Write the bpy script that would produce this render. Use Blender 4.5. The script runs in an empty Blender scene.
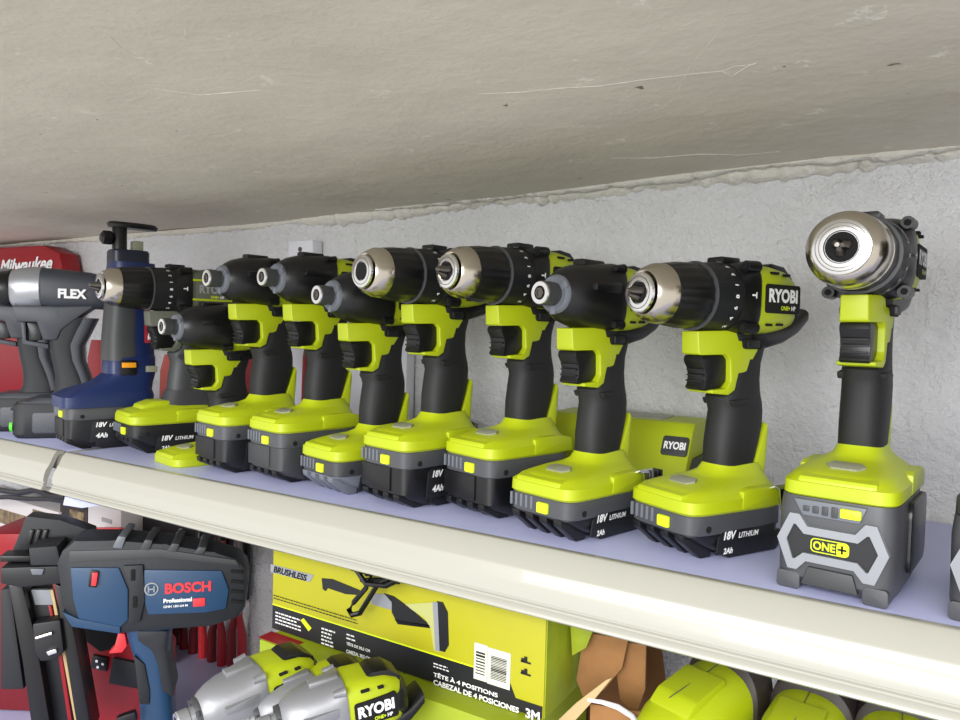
import bpy, bmesh, math, random
from mathutils import Vector, Matrix, noise
random.seed(7)
sc = bpy.context.scene
COL = sc.collection
PI = math.pi
# ------------------------------------------------------------------ camera
F, CX, CY = 721.0, 480.0, 360.0
CAM = Vector((0, -0.5373, 0.18))
MR = Matrix(((0.85251548, 0.04334824, -0.52090141), (0.52200574, -0.019187, 0.85272614), (0.02696965, -0.99887576, -0.03898525)))
right, up, back = MR @ Vector((1, 0, 0)), MR @ Vector((0, -1, 0)), MR @ Vector((0, 0, -1))
cd = bpy.data.cameras.new('camera'); cam = bpy.data.objects.new('camera', cd); COL.objects.link(cam)
cam.matrix_world = Matrix(((right.x, up.x, back.x, CAM.x), (right.y, up.y, back.y, CAM.y), (right.z, up.z, back.z, CAM.z), (0, 0, 0, 1)))
cd.sensor_width = 36; cd.lens = F / 960 * 36; cd.clip_start = 0.02
sc.camera = cam
# ------------------------------------------------------------------ light
sc.view_settings.view_transform = 'Standard'; sc.view_settings.look = 'None'
sc.view_settings.gamma = 1; sc.view_settings.exposure = 0.36
w = bpy.data.worlds.new('world'); sc.world = w; w.use_nodes = True
w.node_tree.nodes['Background'].inputs[0].default_value = (1.0, 0.985, 0.965, 1)
w.node_tree.nodes['Background'].inputs[1].default_value = 0.86
def area(name, loc, target, sx, sy, power, color=(1, 1, 1)):
    l = bpy.data.lights.new(name, 'AREA'); l.shape = 'RECTANGLE'; l.size = sx; l.size_y = sy; l.energy = power; l.color = color
    o = bpy.data.objects.new(name, l); COL.objects.link(o); o.location = loc
    o.rotation_euler = (Vector(target) - Vector(loc)).to_track_quat('-Z', 'Y').to_euler()
area('ceiling_tube_light', (-0.5, -2.7, 1.35), (-0.3, 0, 0.1), 2.4, 0.25, 30, (1.0, 0.98, 0.95))
area('ceiling_tube_light', (1.6, -2.2, 1.25), (-0.3, 0, 0.1), 1.6, 0.25, 15, (1.0, 0.98, 0.95))
area('front_fill_light', (0.2, -3.2, 0.50), (-0.3, 0, 0.2), 2.0, 1.4, 72, (0.97, 0.985, 1.0))  # added frontal fill that brightens the wall under the slab; source unseen

# ------------------------------------------------------------------ pixel rays (photo -> point on a plane of the place)
def ray(px, py): return MR @ Vector((px - CX, py - CY, F))
def onz(px, py, z): r = ray(px, py); return CAM + r * ((z - CAM.z) / r.z)
def ony(px, py, y): r = ray(px, py); return CAM + r * ((y - CAM.y) / r.y)
def atd(px, py, d): return CAM + ray(px, py) * (d / F)

# ------------------------------------------------------------------ materials
def lin(c):
    return tuple(((v / 255) / 12.92 if v / 255 <= 0.04045 else ((v / 255 + 0.055) / 1.055) ** 2.4) for v in c)
MATS = {}
def M(name, rgb, rough=0.5, metal=0.0, bump=0.0, bscale=200, var=0.0, vscale=8, coat=0, trans=0, rgb2=None, spec=0.5):
    if name in MATS: return MATS[name]
    m = bpy.data.materials.new(name); m.use_nodes = True; nt = m.node_tree; b = nt.nodes['Principled BSDF']
    c = lin(rgb)
    b.inputs['Base Color'].default_value = (*c, 1); b.inputs['Roughness'].default_value = rough; b.inputs['Metallic'].default_value = metal
    b.inputs['Coat Weight'].default_value = coat; b.inputs['Transmission Weight'].default_value = trans
    b.inputs['Specular IOR Level'].default_value = spec
    tc = nt.nodes.new('ShaderNodeTexCoord')
    if var > 0:
        n = nt.nodes.new('ShaderNodeTexNoise'); n.inputs['Scale'].default_value = vscale; n.inputs['Detail'].default_value = 6; n.inputs['Roughness'].default_value = 0.65
        nt.links.new(tc.outputs['Object'], n.inputs['Vector'])
        r = nt.nodes.new('ShaderNodeValToRGB'); r.color_ramp.elements[0].position = 0.35; r.color_ramp.elements[1].position = 0.65
        c2 = lin(rgb2) if rgb2 else tuple(v * (1 - var) for v in c)
        r.color_ramp.elements[0].color = (*c2, 1); r.color_ramp.elements[1].color = (*c, 1)
        nt.links.new(n.outputs['Fac'], r.inputs['Fac']); nt.links.new(r.outputs['Color'], b.inputs['Base Color'])
    if bump > 0:
        n2 = nt.nodes.new('ShaderNodeTexNoise'); n2.inputs['Scale'].default_value = bscale; n2.inputs['Detail'].default_value = 4
        nt.links.new(tc.outputs['Object'], n2.inputs['Vector'])
        bp = nt.nodes.new('ShaderNodeBump'); bp.inputs['Strength'].default_value = bump; bp.inputs['Distance'].default_value = 0.002
        nt.links.new(n2.outputs['Fac'], bp.inputs['Height']); nt.links.new(bp.outputs['Normal'], b.inputs['Normal'])
    MATS[name] = m
    return m
LIME = M('lime_plastic', (172, 186, 20), 0.42, bump=0.05, bscale=600)
LIME2 = M('muted_lime_plastic', (176, 186, 40), 0.5)
LIMED = M('bright_lime', (215, 235, 30), 0.45)
RUB = M('black_rubber', (22, 23, 25), 0.62, bump=0.15, bscale=900)
BLK = M('black_plastic', (14, 14, 17), 0.36, bump=0.05, bscale=500)
BLK2 = M('satin_black_plastic', (19, 20, 24), 0.5)
GRY = M('battery_grey_plastic', (70, 71, 75), 0.45)
LGRY = M('light_grey_plastic', (138, 141, 147), 0.4)
MGRY = M('mid_grey_plastic', (104, 108, 116), 0.42)
DGRY = M('dark_grey_plastic', (58, 59, 61), 0.5)
CHR = M('brushed_nickel', (200, 192, 178), 0.22, 1.0, bump=0.03, bscale=300)
CHRD = M('dark_steel', (110, 105, 100), 0.3, 1.0)
STL = M('bright_steel', (225, 225, 225), 0.18, 1.0)
HOLE = M('hole_black', (6, 6, 6), 0.9)
WHT = M('white_print', (235, 235, 235), 0.6)
WHT2 = M('grey_print', (150, 150, 150), 0.6)
LIMP = M('lime_print', (205, 222, 20), 0.6)
BADGE = M('badge_grey', (140, 142, 120), 0.35, bump=0.3, bscale=400)
SILV = M('silver_painted_metal', (165, 167, 172), 0.35, 0.6)
HAMG = M('grey_hammer_case', (140, 141, 145), 0.38, 0.4, bump=0.05)
OLV = M('grey_green_plastic', (92, 95, 82), 0.5)
NAVY = M('navy_plastic', (22, 38, 84), 0.4, bump=0.05)
NAVYD = M('dark_navy_plastic', (26, 32, 48), 0.35)
ORG = M('orange_plastic', (240, 160, 30), 0.4)
RED = M('red_plastic', (148, 14, 28), 0.42, bump=0.05)
REDB = M('bright_red_plastic', (225, 50, 58), 0.45)
SALM = M('salmon_red_plastic', (190, 78, 66), 0.55)
BSB = M('steel_blue_plastic', (30, 64, 98), 0.4, bump=0.05)
FLX = M('flex_charcoal_plastic', (56, 59, 67), 0.45, bump=0.08)
FLXD = M('flex_dark_rubber', (28, 30, 35), 0.6, bump=0.1)
GRN = M('green_plastic', (90, 220, 50), 0.4)
CARD = M('cardboard', (158, 112, 66), 0.85, bump=0.2, bscale=120, var=0.25, vscale=14)
CARDL = M('pale_cardboard_edge', (190, 165, 120), 0.85)
BOXY = M('box_yellow_green', (172, 168, 20), 0.5, var=0.08, vscale=10)
BOXS = M('box_side_lime', (150, 165, 20), 0.6, var=0.3, vscale=14)
CREAM = M('cream_enamel', (168, 167, 157), 0.28, bump=0.03, bscale=30, coat=0.3)
LAV = M('lavender_liner', (188, 192, 232), 0.42, bump=0.05, bscale=60, var=0.1, vscale=5)
LAVP = M('lavender_paper', (200, 206, 240), 0.6)
WPL = M('white_plastic', (228, 228, 236), 0.45)

# ------------------------------------------------------------------ mesh helpers
def loft(bm, rings, ax='z', seg=28, cap=True):
    """rings: (cx, cy, cz, half_a, half_b, n); ring lies across axis ax. a = along x, b = the other direction."""
    L = []
    for (cx, cy, cz, a, b, n) in rings:
        r = []
        for i in range(seg):
            t = 2 * PI * (i + 0.5) / seg; c, s = math.cos(t), math.sin(t)
            u = a * math.copysign(abs(c) ** (2 / n), c); v = b * math.copysign(abs(s) ** (2 / n), s)
            if ax == 'z': p = (cx + u, cy + v, cz)
            elif ax == 'y': p = (cx + u, cy, cz + v)
            else: p = (cx, cy + u, cz + v)
            r.append(bm.verts.new(p))
        L.append(r)
    for A, B in zip(L, L[1:]):
        for i in range(seg):
            j = (i + 1) % seg
            bm.faces.new((A[i], A[j], B[j], B[i]))
    if cap:
        bm.faces.new(L[0]); bm.faces.new(L[-1])
def lathe(bm, prof, ax='y', o=(0, 0, 0), seg=32, flute=0.0, nfl=12):
    """prof: (pos along axis, radius)"""
    L = []
    for (p, r) in prof:
        ring = []
        for i in range(seg):
            t = 2 * PI * i / seg
            rr = r * (1 - flute * (0.5 + 0.5 * math.cos(nfl * t)))
            c, s = rr * math.cos(t), rr * math.sin(t)
            q = {'y': (c, p, s), 'z': (c, s, p), 'x': (p, c, s)}[ax]
            ring.append(bm.verts.new((o[0] + q[0], o[1] + q[1], o[2] + q[2])))
        L.append(ring)
    for A, B in zip(L, L[1:]):
        for i in range(seg):
            j = (i + 1) % seg; bm.faces.new((A[i], A[j], B[j], B[i]))
    bm.faces.new(L[0]); bm.faces.new(L[-1])
def prism(bm, pts, lo, hi, pl='yz', bev=0.0, seg=2):
    """extrude a 2D outline across the plane; pl 'yz' -> extrude x, 'xz' -> extrude y, 'xy' -> extrude z"""
    def P(a, b, h): return {'yz': (h, a, b), 'xz': (a, h, b), 'xy': (a, b, h)}[pl]
    A = [bm.verts.new(P(a, b, lo)) for a, b in pts]; B = [bm.verts.new(P(a, b, hi)) for a, b in pts]
    n = len(pts); fs = [bm.faces.new(A), bm.faces.new(B)]
    for i in range(n): fs.append(bm.faces.new((A[i], A[(i + 1) % n], B[(i + 1) % n], B[i])))
    if bev > 0:
        bmesh.ops.recalc_face_normals(bm, faces=fs)
        es = set(); [es.update(f.edges) for f in fs]
        bmesh.ops.bevel(bm, geom=list(es), offset=bev, segments=seg, profile=0.6, affect='EDGES', clamp_overlap=True)
def box(bm, c, s, bev=0.0, rot=None, seg=2):
    nb = bmesh.new(); bmesh.ops.create_cube(nb, size=1)
    for v in nb.verts: v.co = Vector((v.co.x * s[0], v.co.y * s[1], v.co.z * s[2]))
    if bev > 0: bmesh.ops.bevel(nb, geom=nb.edges[:], offset=bev, segments=seg, profile=0.6, affect='EDGES', clamp_overlap=True)
    mt = Matrix.Translation(c) @ (rot.to_4x4() if rot else Matrix.Identity(4))
    merge(bm, nb, mt)
def merge(bm, nb, mt=Matrix.Identity(4)):
    mp = {}
    for v in nb.verts: mp[v] = bm.verts.new(mt @ v.co)
    for f in nb.faces:
        try: bm.faces.new([mp[v] for v in f.verts])
        except ValueError: pass
    nb.free()
def tube(bm, pts, r, seg=10):
    pts = [Vector(p) for p in pts]; L = []
    for i, p in enumerate(pts):
        d = (pts[min(i + 1, len(pts) - 1)] - pts[max(i - 1, 0)]).normalized()
        a = d.cross(Vector((0, 0, 1)) if abs(d.z) < 0.9 else Vector((1, 0, 0))).normalized(); b = d.cross(a)
        rr = r[i] if isinstance(r, (list, tuple)) else r
        L.append([bm.verts.new(p + a * rr * math.cos(2 * PI * k / seg) + b * rr * math.sin(2 * PI * k / seg)) for k in range(seg)])
    for A, B in zip(L, L[1:]):
        for k in range(seg): bm.faces.new((A[k], A[(k + 1) % seg], B[(k + 1) % seg], B[k]))
    bm.faces.new(L[0]); bm.faces.new(L[-1])
def rrect(x0, x1, y0, y1, r, k=4):
    P = []
    for (cx, cy, a0) in ((x1 - r, y1 - r, 0), (x0 + r, y1 - r, 90), (x0 + r, y0 + r, 180), (x1 - r, y0 + r, 270)):
        for i in range(k + 1):
            t = math.radians(a0 + 90 * i / k); P.append((cx + r * math.cos(t), cy + r * math.sin(t)))
    return P
def frame(o, x, y):
    x, y = Vector(x).normalized(), Vector(y).normalized(); z = x.cross(y).normalized()
    return Matrix(((x.x, y.x, z.x, o[0]), (x.y, y.y, z.y, o[1]), (x.z, y.z, z.z, o[2]), (0, 0, 0, 1)))
TXT = {}
def text(bm, s, fr, width=None, height=None, bold=0.0, shear=0.0, depth=0.0003, align='l'):
    key = (s, bold, shear)
    if key not in TXT:
        cu = bpy.data.curves.new('t', 'FONT'); cu.body = s; cu.size = 1; cu.offset = bold; cu.shear = shear; cu.resolution_u = 3
        o = bpy.data.objects.new('t', cu); COL.objects.link(o)
        me = bpy.data.meshes.new_from_object(o.evaluated_get(bpy.context.evaluated_depsgraph_get()))
        vs = [v.co.copy() for v in me.vertices]; fs = [tuple(p.vertices) for p in me.polygons]
        bpy.data.objects.remove(o); bpy.data.curves.remove(cu); bpy.data.meshes.remove(me)
        TXT[key] = (vs, fs)
    vs, fs = TXT[key]
    x0, x1 = min(v.x for v in vs), max(v.x for v in vs); y0, y1 = min(v.y for v in vs), max(v.y for v in vs)
    sy = height / (y1 - y0) if height else width / (x1 - x0); sx = width / (x1 - x0) if width else sy
    dx = {'l': 0, 'c': -(x1 - x0) * sx / 2}[align]
    nv = [bm.verts.new(fr @ Vector(((v.x - x0) * sx + dx, (v.y - y0) * sy, depth))) for v in vs]
    for f in fs:
        try: bm.faces.new([nv[i] for i in f])
        except ValueError: pass
def obj(name, bm, mat, parent=None, label=None, cat=None, group=None, kind=None, smooth=True, ang=35, recalc=True):
    if recalc: bmesh.ops.recalc_face_normals(bm, faces=bm.faces[:])
    me = bpy.data.meshes.new(name); bm.to_mesh(me); bm.free()
    if smooth:
        for p in me.polygons: p.use_smooth = True
        me.set_sharp_from_angle(angle=math.radians(ang))
    me.materials.append(mat)
    o = bpy.data.objects.new(name, me); COL.objects.link(o)
    if parent: o.parent = parent
    if label: o['label'] = label
    if cat: o['category'] = cat
    if group: o['group'] = group
    if kind: o['kind'] = kind
    return o
def thing(name, label, cat, loc, yaw=0.0, group=None, rot=None):
    o = bpy.data.objects.new(name, None); COL.objects.link(o); o.empty_display_size = 0.02
    o.location = loc; o.rotation_euler = rot if rot else (0, 0, yaw); o['label'] = label; o['category'] = cat
    if group: o['group'] = group
    return o
def nb(): return bmesh.new()
def printed(s, fr, mat, parent, name='lettering', **k):
    b = nb(); text(b, s, fr, **k); return obj(name, b, mat, parent, smooth=False, recalc=False)

WALLY, CEIL, LOW = 0.33, 0.362, -0.42
# ------------------------------------------------------------------ setting
def grid(nx, nz, fn):
    b = nb(); V = [[b.verts.new(fn(i / nx, j / nz)) for j in range(nz + 1)] for i in range(nx + 1)]
    for i in range(nx):
        for j in range(nz): b.faces.new((V[i][j], V[i + 1][j], V[i + 1][j + 1], V[i][j + 1]))
    return b
def plaster_mat(name, c1, c2, bstr, bsc, marks=False, scale2=25):
    m = bpy.data.materials.new(name); m.use_nodes = True; nt = m.node_tree; b = nt.nodes['Principled BSDF']; b.inputs['Roughness'].default_value = 0.75
    tc = nt.nodes.new('ShaderNodeTexCoord')
    def N(s, d=6, r=0.6):
        n = nt.nodes.new('ShaderNodeTexNoise'); n.inputs['Scale'].default_value = s; n.inputs['Detail'].default_value = d; n.inputs['Roughness'].default_value = r
        nt.links.new(tc.outputs['Object'], n.inputs['Vector']); return n
    r = nt.nodes.new('ShaderNodeValToRGB'); r.color_ramp.elements[0].position = 0.3; r.color_ramp.elements[1].position = 0.7
    r.color_ramp.elements[0].color = (*lin(c2), 1); r.color_ramp.elements[1].color = (*lin(c1), 1)
    nt.links.new(N(3.5).outputs['Fac'], r.inputs['Fac'])
    out = r.outputs['Color']
    if marks:
        # scattered pale scuffs and a few dark specks
        n = N(scale2, 8, 0.75); q = nt.nodes.new('ShaderNodeValToRGB'); q.color_ramp.elements[0].position = 0.615; q.color_ramp.elements[1].position = 0.66
        nt.links.new(n.outputs['Fac'], q.inputs['Fac'])
        mx = nt.nodes.new('ShaderNodeMix'); mx.data_type = 'RGBA'; mx.inputs['B'].default_value = (*lin((225, 222, 208)), 1)
        nt.links.new(q.outputs['Color'], mx.inputs['Factor']); nt.links.new(out, mx.inputs['A']); out = mx.outputs['Result']
        n = N(34, 3, 0.6); q = nt.nodes.new('ShaderNodeValToRGB'); q.color_ramp.elements[0].position = 0.25; q.color_ramp.elements[1].position = 0.27
        q.color_ramp.elements[0].color = (1, 1, 1, 1); q.color_ramp.elements[1].color = (0, 0, 0, 1)
        nt.links.new(n.outputs['Fac'], q.inputs['Fac'])
        mx = nt.nodes.new('ShaderNodeMix'); mx.data_type = 'RGBA'; mx.inputs['B'].default_value = (*lin((120, 105, 90)), 1)
        nt.links.new(q.outputs['Color'], mx.inputs['Factor']); nt.links.new(out, mx.inputs['A']); out = mx.outputs['Result']
    nt.links.new(out, b.inputs['Base Color'])
    bp = nt.nodes.new('ShaderNodeBump'); bp.inputs['Strength'].default_value = bstr; bp.inputs['Distance'].default_value = 0.012
    nt.links.new(N(bsc, 5, 0.65).outputs['Fac'], bp.inputs['Height']); nt.links.new(bp.outputs['Normal'], b.inputs['Normal'])
    return m
WALLM = plaster_mat('white_wall_plaster', (240, 240, 241), (228, 228, 229), 1.0, 95)
CEILM = plaster_mat('beige_soffit_paint', (214, 208, 191), (198, 191, 175), 0.3, 14, True)
SEAMM = plaster_mat('rough_plaster', (236, 234, 224), (215, 210, 196), 0.6, 120)
def wl(u, v):
    x = -2.6 + 3.3 * u; z = -0.62 + 1.04 * v
    n = noise.noise(Vector((x * 9, z * 9, 0))) * 0.0035 + noise.noise(Vector((x * 40, z * 40, 3))) * 0.0008
    t = max(0, (z - 0.24) / 0.12)
    n += t * noise.noise(Vector((x * 22, z * 60, 7))) * 0.006
    return (x, WALLY + n, z)
obj('wall_back', grid(420, 150, wl), WALLM, kind='structure', ang=180)
def cz(x): return 0.353 + 0.019 * min(1, max(0, (x + 1.0) / 0.9)) 
def cl(u, v):
    x = -2.8 + 3.7 * u; y = -0.46 + 0.82 * v
    z = cz(x) + noise.noise(Vector((x * 2.2, y * 2.2, 1))) * 0.007 + noise.noise(Vector((x * 9, y * 14, 4))) * 0.0012
    return (x, y, z)
obj('ceiling', grid(260, 90, cl), CEILM, kind='structure', ang=180)
# plaster seam: torn, layered ridge where the wall meets the ceiling
def seam(y0, x0, x1, amp, thick, seed):
    b = nb(); n = int((x1 - x0) / 0.004); P = []
    for i in range(n + 1):
        x = x0 + (x1 - x0) * i / n
        e = min(1, (i / n) * 12, (1 - i / n) * 12)
        h = (noise.noise(Vector((x * 9, seed, 0))) * 0.7 + noise.noise(Vector((x * 40, seed, 2))) * 0.3 + noise.noise(Vector((x * 190, seed, 5))) * 0.22) * amp
        th = thick * e * (0.7 + 0.8 * abs(noise.noise(Vector((x * 60, seed, 9)))))
        z = cz(x) - 0.001
        P.append([b.verts.new(q) for q in ((x, y0 - th * 1.6 + h * 0.6, z + 0.004), (x, y0 - th * 1.7 + h * 0.6, z - th * 0.5 + h * 0.4), (x, y0 - th * 0.7 + h * 0.2, z - th * 1.15 + h), (x, y0 + 0.006, z - th * 1.3 + h * 1.2), (x, y0 + 0.02, z + 0.004))])
    for A, B in zip(P, P[1:]):
        for k in range(4): b.faces.new((A[k], B[k], B[k + 1], A[k + 1]))
    return b
obj('trim_1', seam(WALLY, -0.95, 0.6, 0.009, 0.009, 1.3), SEAMM, kind='structure', ang=60)
obj('trim_2', seam(WALLY - 0.026, -0.72, 0.6, 0.010, 0.0030, 5.1), SEAMM, kind='structure', ang=60)
obj('trim_3', seam(WALLY, -2.2, -0.9, 0.008, 0.005, 8.1), SEAMM, kind='structure', ang=60)

# pale scratches gouged in the ceiling paint
def on_ceiling(px, py):
    z = 0.36
    for _ in range(6):
        p = onz(px, py, z); z = cz(p.x) + noise.noise(Vector((p.x * 2.2, p.y * 2.2, 1))) * 0.007 + noise.noise(Vector((p.x * 9, p.y * 14, 4))) * 0.0012
    return onz(px, py, z)
for k, (L, r_) in enumerate([([(478, 94), (520, 92), (560, 88), (600, 86), (640, 80), (690, 74), (722, 71), (736, 66), (757, 64)], 0.0004), ([(612, 158), (650, 158), (700, 154), (740, 155), (785, 151)], 0.0006), ([(95, 28), (110, 36), (118, 45), (140, 58)], 0.0004), ([(728, 18), (712, 40), (690, 66), (676, 96)], 0.0003), ([(150, 88), (200, 95), (260, 90), (290, 98)], 0.0004), ([(186, 28), (185, 40)], 0.0004), ([(722, 71), (732, 76), (748, 66), (758, 62)], 0.0007)]):
    b = nb(); P = []
    for (p, q) in zip(L, L[1:]):
        for i in range(8): P.append(on_ceiling(p[0] + (q[0] - p[0]) * i / 8, p[1] + (q[1] - p[1]) * i / 8 + noise.noise(Vector((p[0] + i * 3, 3, k))) * 2.5))
    tube(b, P, [r_ * (0.5 + 1.2 * abs(noise.noise(Vector((i * 0.4, k, 2))))) for i in range(len(P))], 6)
    obj('trim_%d' % (4 + k), b, SEAMM, kind='structure')

# shelf boards with cream price rails
RP = [(0.012, -0.004), (0.012, 0.0), (0.0035, 0.0012), (0.001, 0.0005), (-0.0002, -0.0015), (-0.0015, -0.002), (-0.008, -0.0155), (-0.0092, -0.0165), (-0.0095, -0.018),
      (-0.0135, -0.024), (-0.0155, -0.030), (-0.0165, -0.036), (-0.0165, -0.0385), (-0.0150, -0.0395), (-0.0150, -0.0405), (-0.0168, -0.0415), (-0.0168, -0.043), (-0.0155, -0.0438),
      (-0.0185, -0.046), (-0.0195, -0.049), (-0.018, -0.0505), (-0.006, -0.0505), (-0.006, -0.0485), (-0.013, -0.047), (-0.010, -0.034), (-0.003, -0.019), (0.003, -0.006)]
def shelf(x0, x1, lab):
    t = thing('display_shelf', lab, 'shelf', (x0, 0, 0))
    L = x1 - x0
    b = nb(); box(b, (L / 2, WALLY / 2 - 0.003, -0.0135), (L - 0.004, WALLY - 0.012, 0.022), 0.001); obj('shelf_board', b, CREAM, t)
    b = nb(); prism(b, RP, 0, L, 'yz'); obj('price_rail', b, CREAM, t, ang=50)
    b = nb(); box(b, (L / 2, WALLY / 2 + 0.0, -0.0012), (L - 0.003, WALLY - 0.012, 0.0022), 0.0004); obj('shelf_liner', b, LAV, t, label='lavender shelf liner')
    for xx in (0.03, L - 0.03):
        b = nb(); prism(b, [(WALLY - 0.006, -0.028), (0.04, -0.026), (0.04, -0.032), (WALLY - 0.006, -0.075)], xx - 0.0015, xx + 0.0015, 'yz'); obj('shelf_bracket', b, CREAM, t)
shelf(-0.985, 0.75, 'long cream shelf with lavender liner and white price rail holding the lime drills')
shelf(-2.6, -1.006, 'cream shelf section at the far left under the charcoal impact wrenches')
b = nb(); box(b, (-0.9, 0.01, LOW - 0.0125), (3.4, 0.62, 0.024), 0.001); obj('display_shelf', b, LAV, None, 'lower lavender shelf carrying the blue nailer and lime box', 'shelf')

# ------------------------------------------------------------------ battery packs
def battery(par, four, body=BLK, band=GRY, foot=BLK, side='18V', ah='4Ah', yc=-0.019):
    hb = 0.060 if four else 0.039
    hw, yf, yr = 0.0375, yc - 0.056, yc + 0.054
    b = nb()
    z1 = hb - (0.017 if four else 0.016)
    loft(b, [(0, yc, z1 - 0.001, hw * 0.985, 0.0555, 7), (0, yc, z1, hw * 1.0, 0.0565, 7), (0, yc, hb - 0.002, hw * 1.0, 0.0565, 7), (0, yc, hb, hw * 0.97, 0.055, 7)], 'z', 40)
    root = obj('battery_pack', b, band, par)
    b = nb()
    if four:
        loft(b, [(0, yc + 0.012, 0.003, hw * 0.86, 0.041, 6), (0, yc + 0.004, 0.010, hw * 0.94, 0.0505, 7), (0, yc, 0.016, hw * 0.97, 0.0548, 7), (0, yc, z1, hw * 0.97, 0.0548, 7)], 'z', 40)
        box(b, (-0.009, yf + 0.0015, 0.030), (0.046, 0.004, 0.024), 0.0008)
    else:
        loft(b, [(0, yc + 0.018, 0.003, hw * 0.86, 0.034, 6), (0, yc + 0.008, 0.012, hw * 0.95, 0.0465, 7), (0, yc, 0.021, hw * 0.975, 0.055, 7), (0, yc, z1, hw * 0.975, 0.055, 7)], 'z', 40)
    obj('battery_case', b, body, root)
    # rounded feet ribs along the sloping lower front
    for i in range(4):
        x = -0.027 + i * 0.0165
        b = nb(); zt = 0.016 if four else 0.022
        prism(b, [(yf + 0.0005, zt), (yf + 0.001, zt - 0.006), (yf + 0.022, 0.0), (yf + 0.034, 0.0), (yf + 0.034, zt)], x - 0.0048, x + 0.0048, 'yz', 0.0020); obj('battery_foot', b, foot, root)
    b = nb(); prism(b, [(yc - 0.010, 0.0), (yc + 0.048, 0.0), (yc + 0.053, 0.006), (yc + 0.053, 0.018), (yc - 0.020, 0.018), (yc - 0.020, 0.004)], hw * 0.55, hw * 0.955, 'yz', 0.002)
    prism(b, [(yc - 0.010, 0.0), (yc + 0.048, 0.0), (yc + 0.053, 0.006), (yc + 0.053, 0.018), (yc - 0.020, 0.018), (yc - 0.020, 0.004)], -hw * 0.955, -hw * 0.55, 'yz', 0.002)
    obj('battery_skid', b, foot, root)
    for i in range(5):
        x = -0.031 + i * 0.0062
        b = nb(); box(b, (x, yf - 0.0003, z1 + 0.0085), (0.0026, 0.0024, 0.0115), 0.0008); obj('grip_rib', b, MGRY, root)
    b = nb(); box(b, (0.0075, yf - 0.0012, z1 + 0.0065), (0.0125, 0.004, 0.0095), 0.0016); obj('release_button', b, LIMED, root, label='lime release button')
    b = nb(); lathe(b, [(hw * 0.95, 0.0028), (hw * 1.004, 0.0028)], 'x', (0, yf + 0.019, z1 + 0.004), 16); obj('screw_recess', b, HOLE, root)
    # side label
    zt, zb = (z1 - 0.002, 0.010) if four else (z1 + 0.001, 0.005)
    b = nb(); prism(b, [(yf + 0.028, zb), (yf + 0.031, zt - 0.004), (yf + 0.036, zt), (yf + 0.098, zt), (yf + 0.098, zb)], hw * 0.96, hw * 1.0, 'yz', 0.0005); obj('side_label', b, BLK2, root)
    fx = hw * 1.0
    zz = z1 - 0.012 if four else z1 - 0.0065
    printed('18V', frame((fx, yf + 0.036, zz), (0, 1, 0), (0, 0, 1)), WHT, root, height=0.0070, bold=0.04, shear=0.2)
    printed('LITHIUM', frame((fx, yf + 0.0535, zz), (0, 1, 0), (0, 0, 1)), WHT, root, height=0.0046, bold=0.02, shear=0.2)
    printed(ah, frame((fx, yf + 0.036, zz - (0.015 if four else 0.0115)), (0, 1, 0), (0, 0, 1)), WHT, root, height=0.0070 if four else 0.005, bold=0.04, shear=0.2)
    return hb
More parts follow.
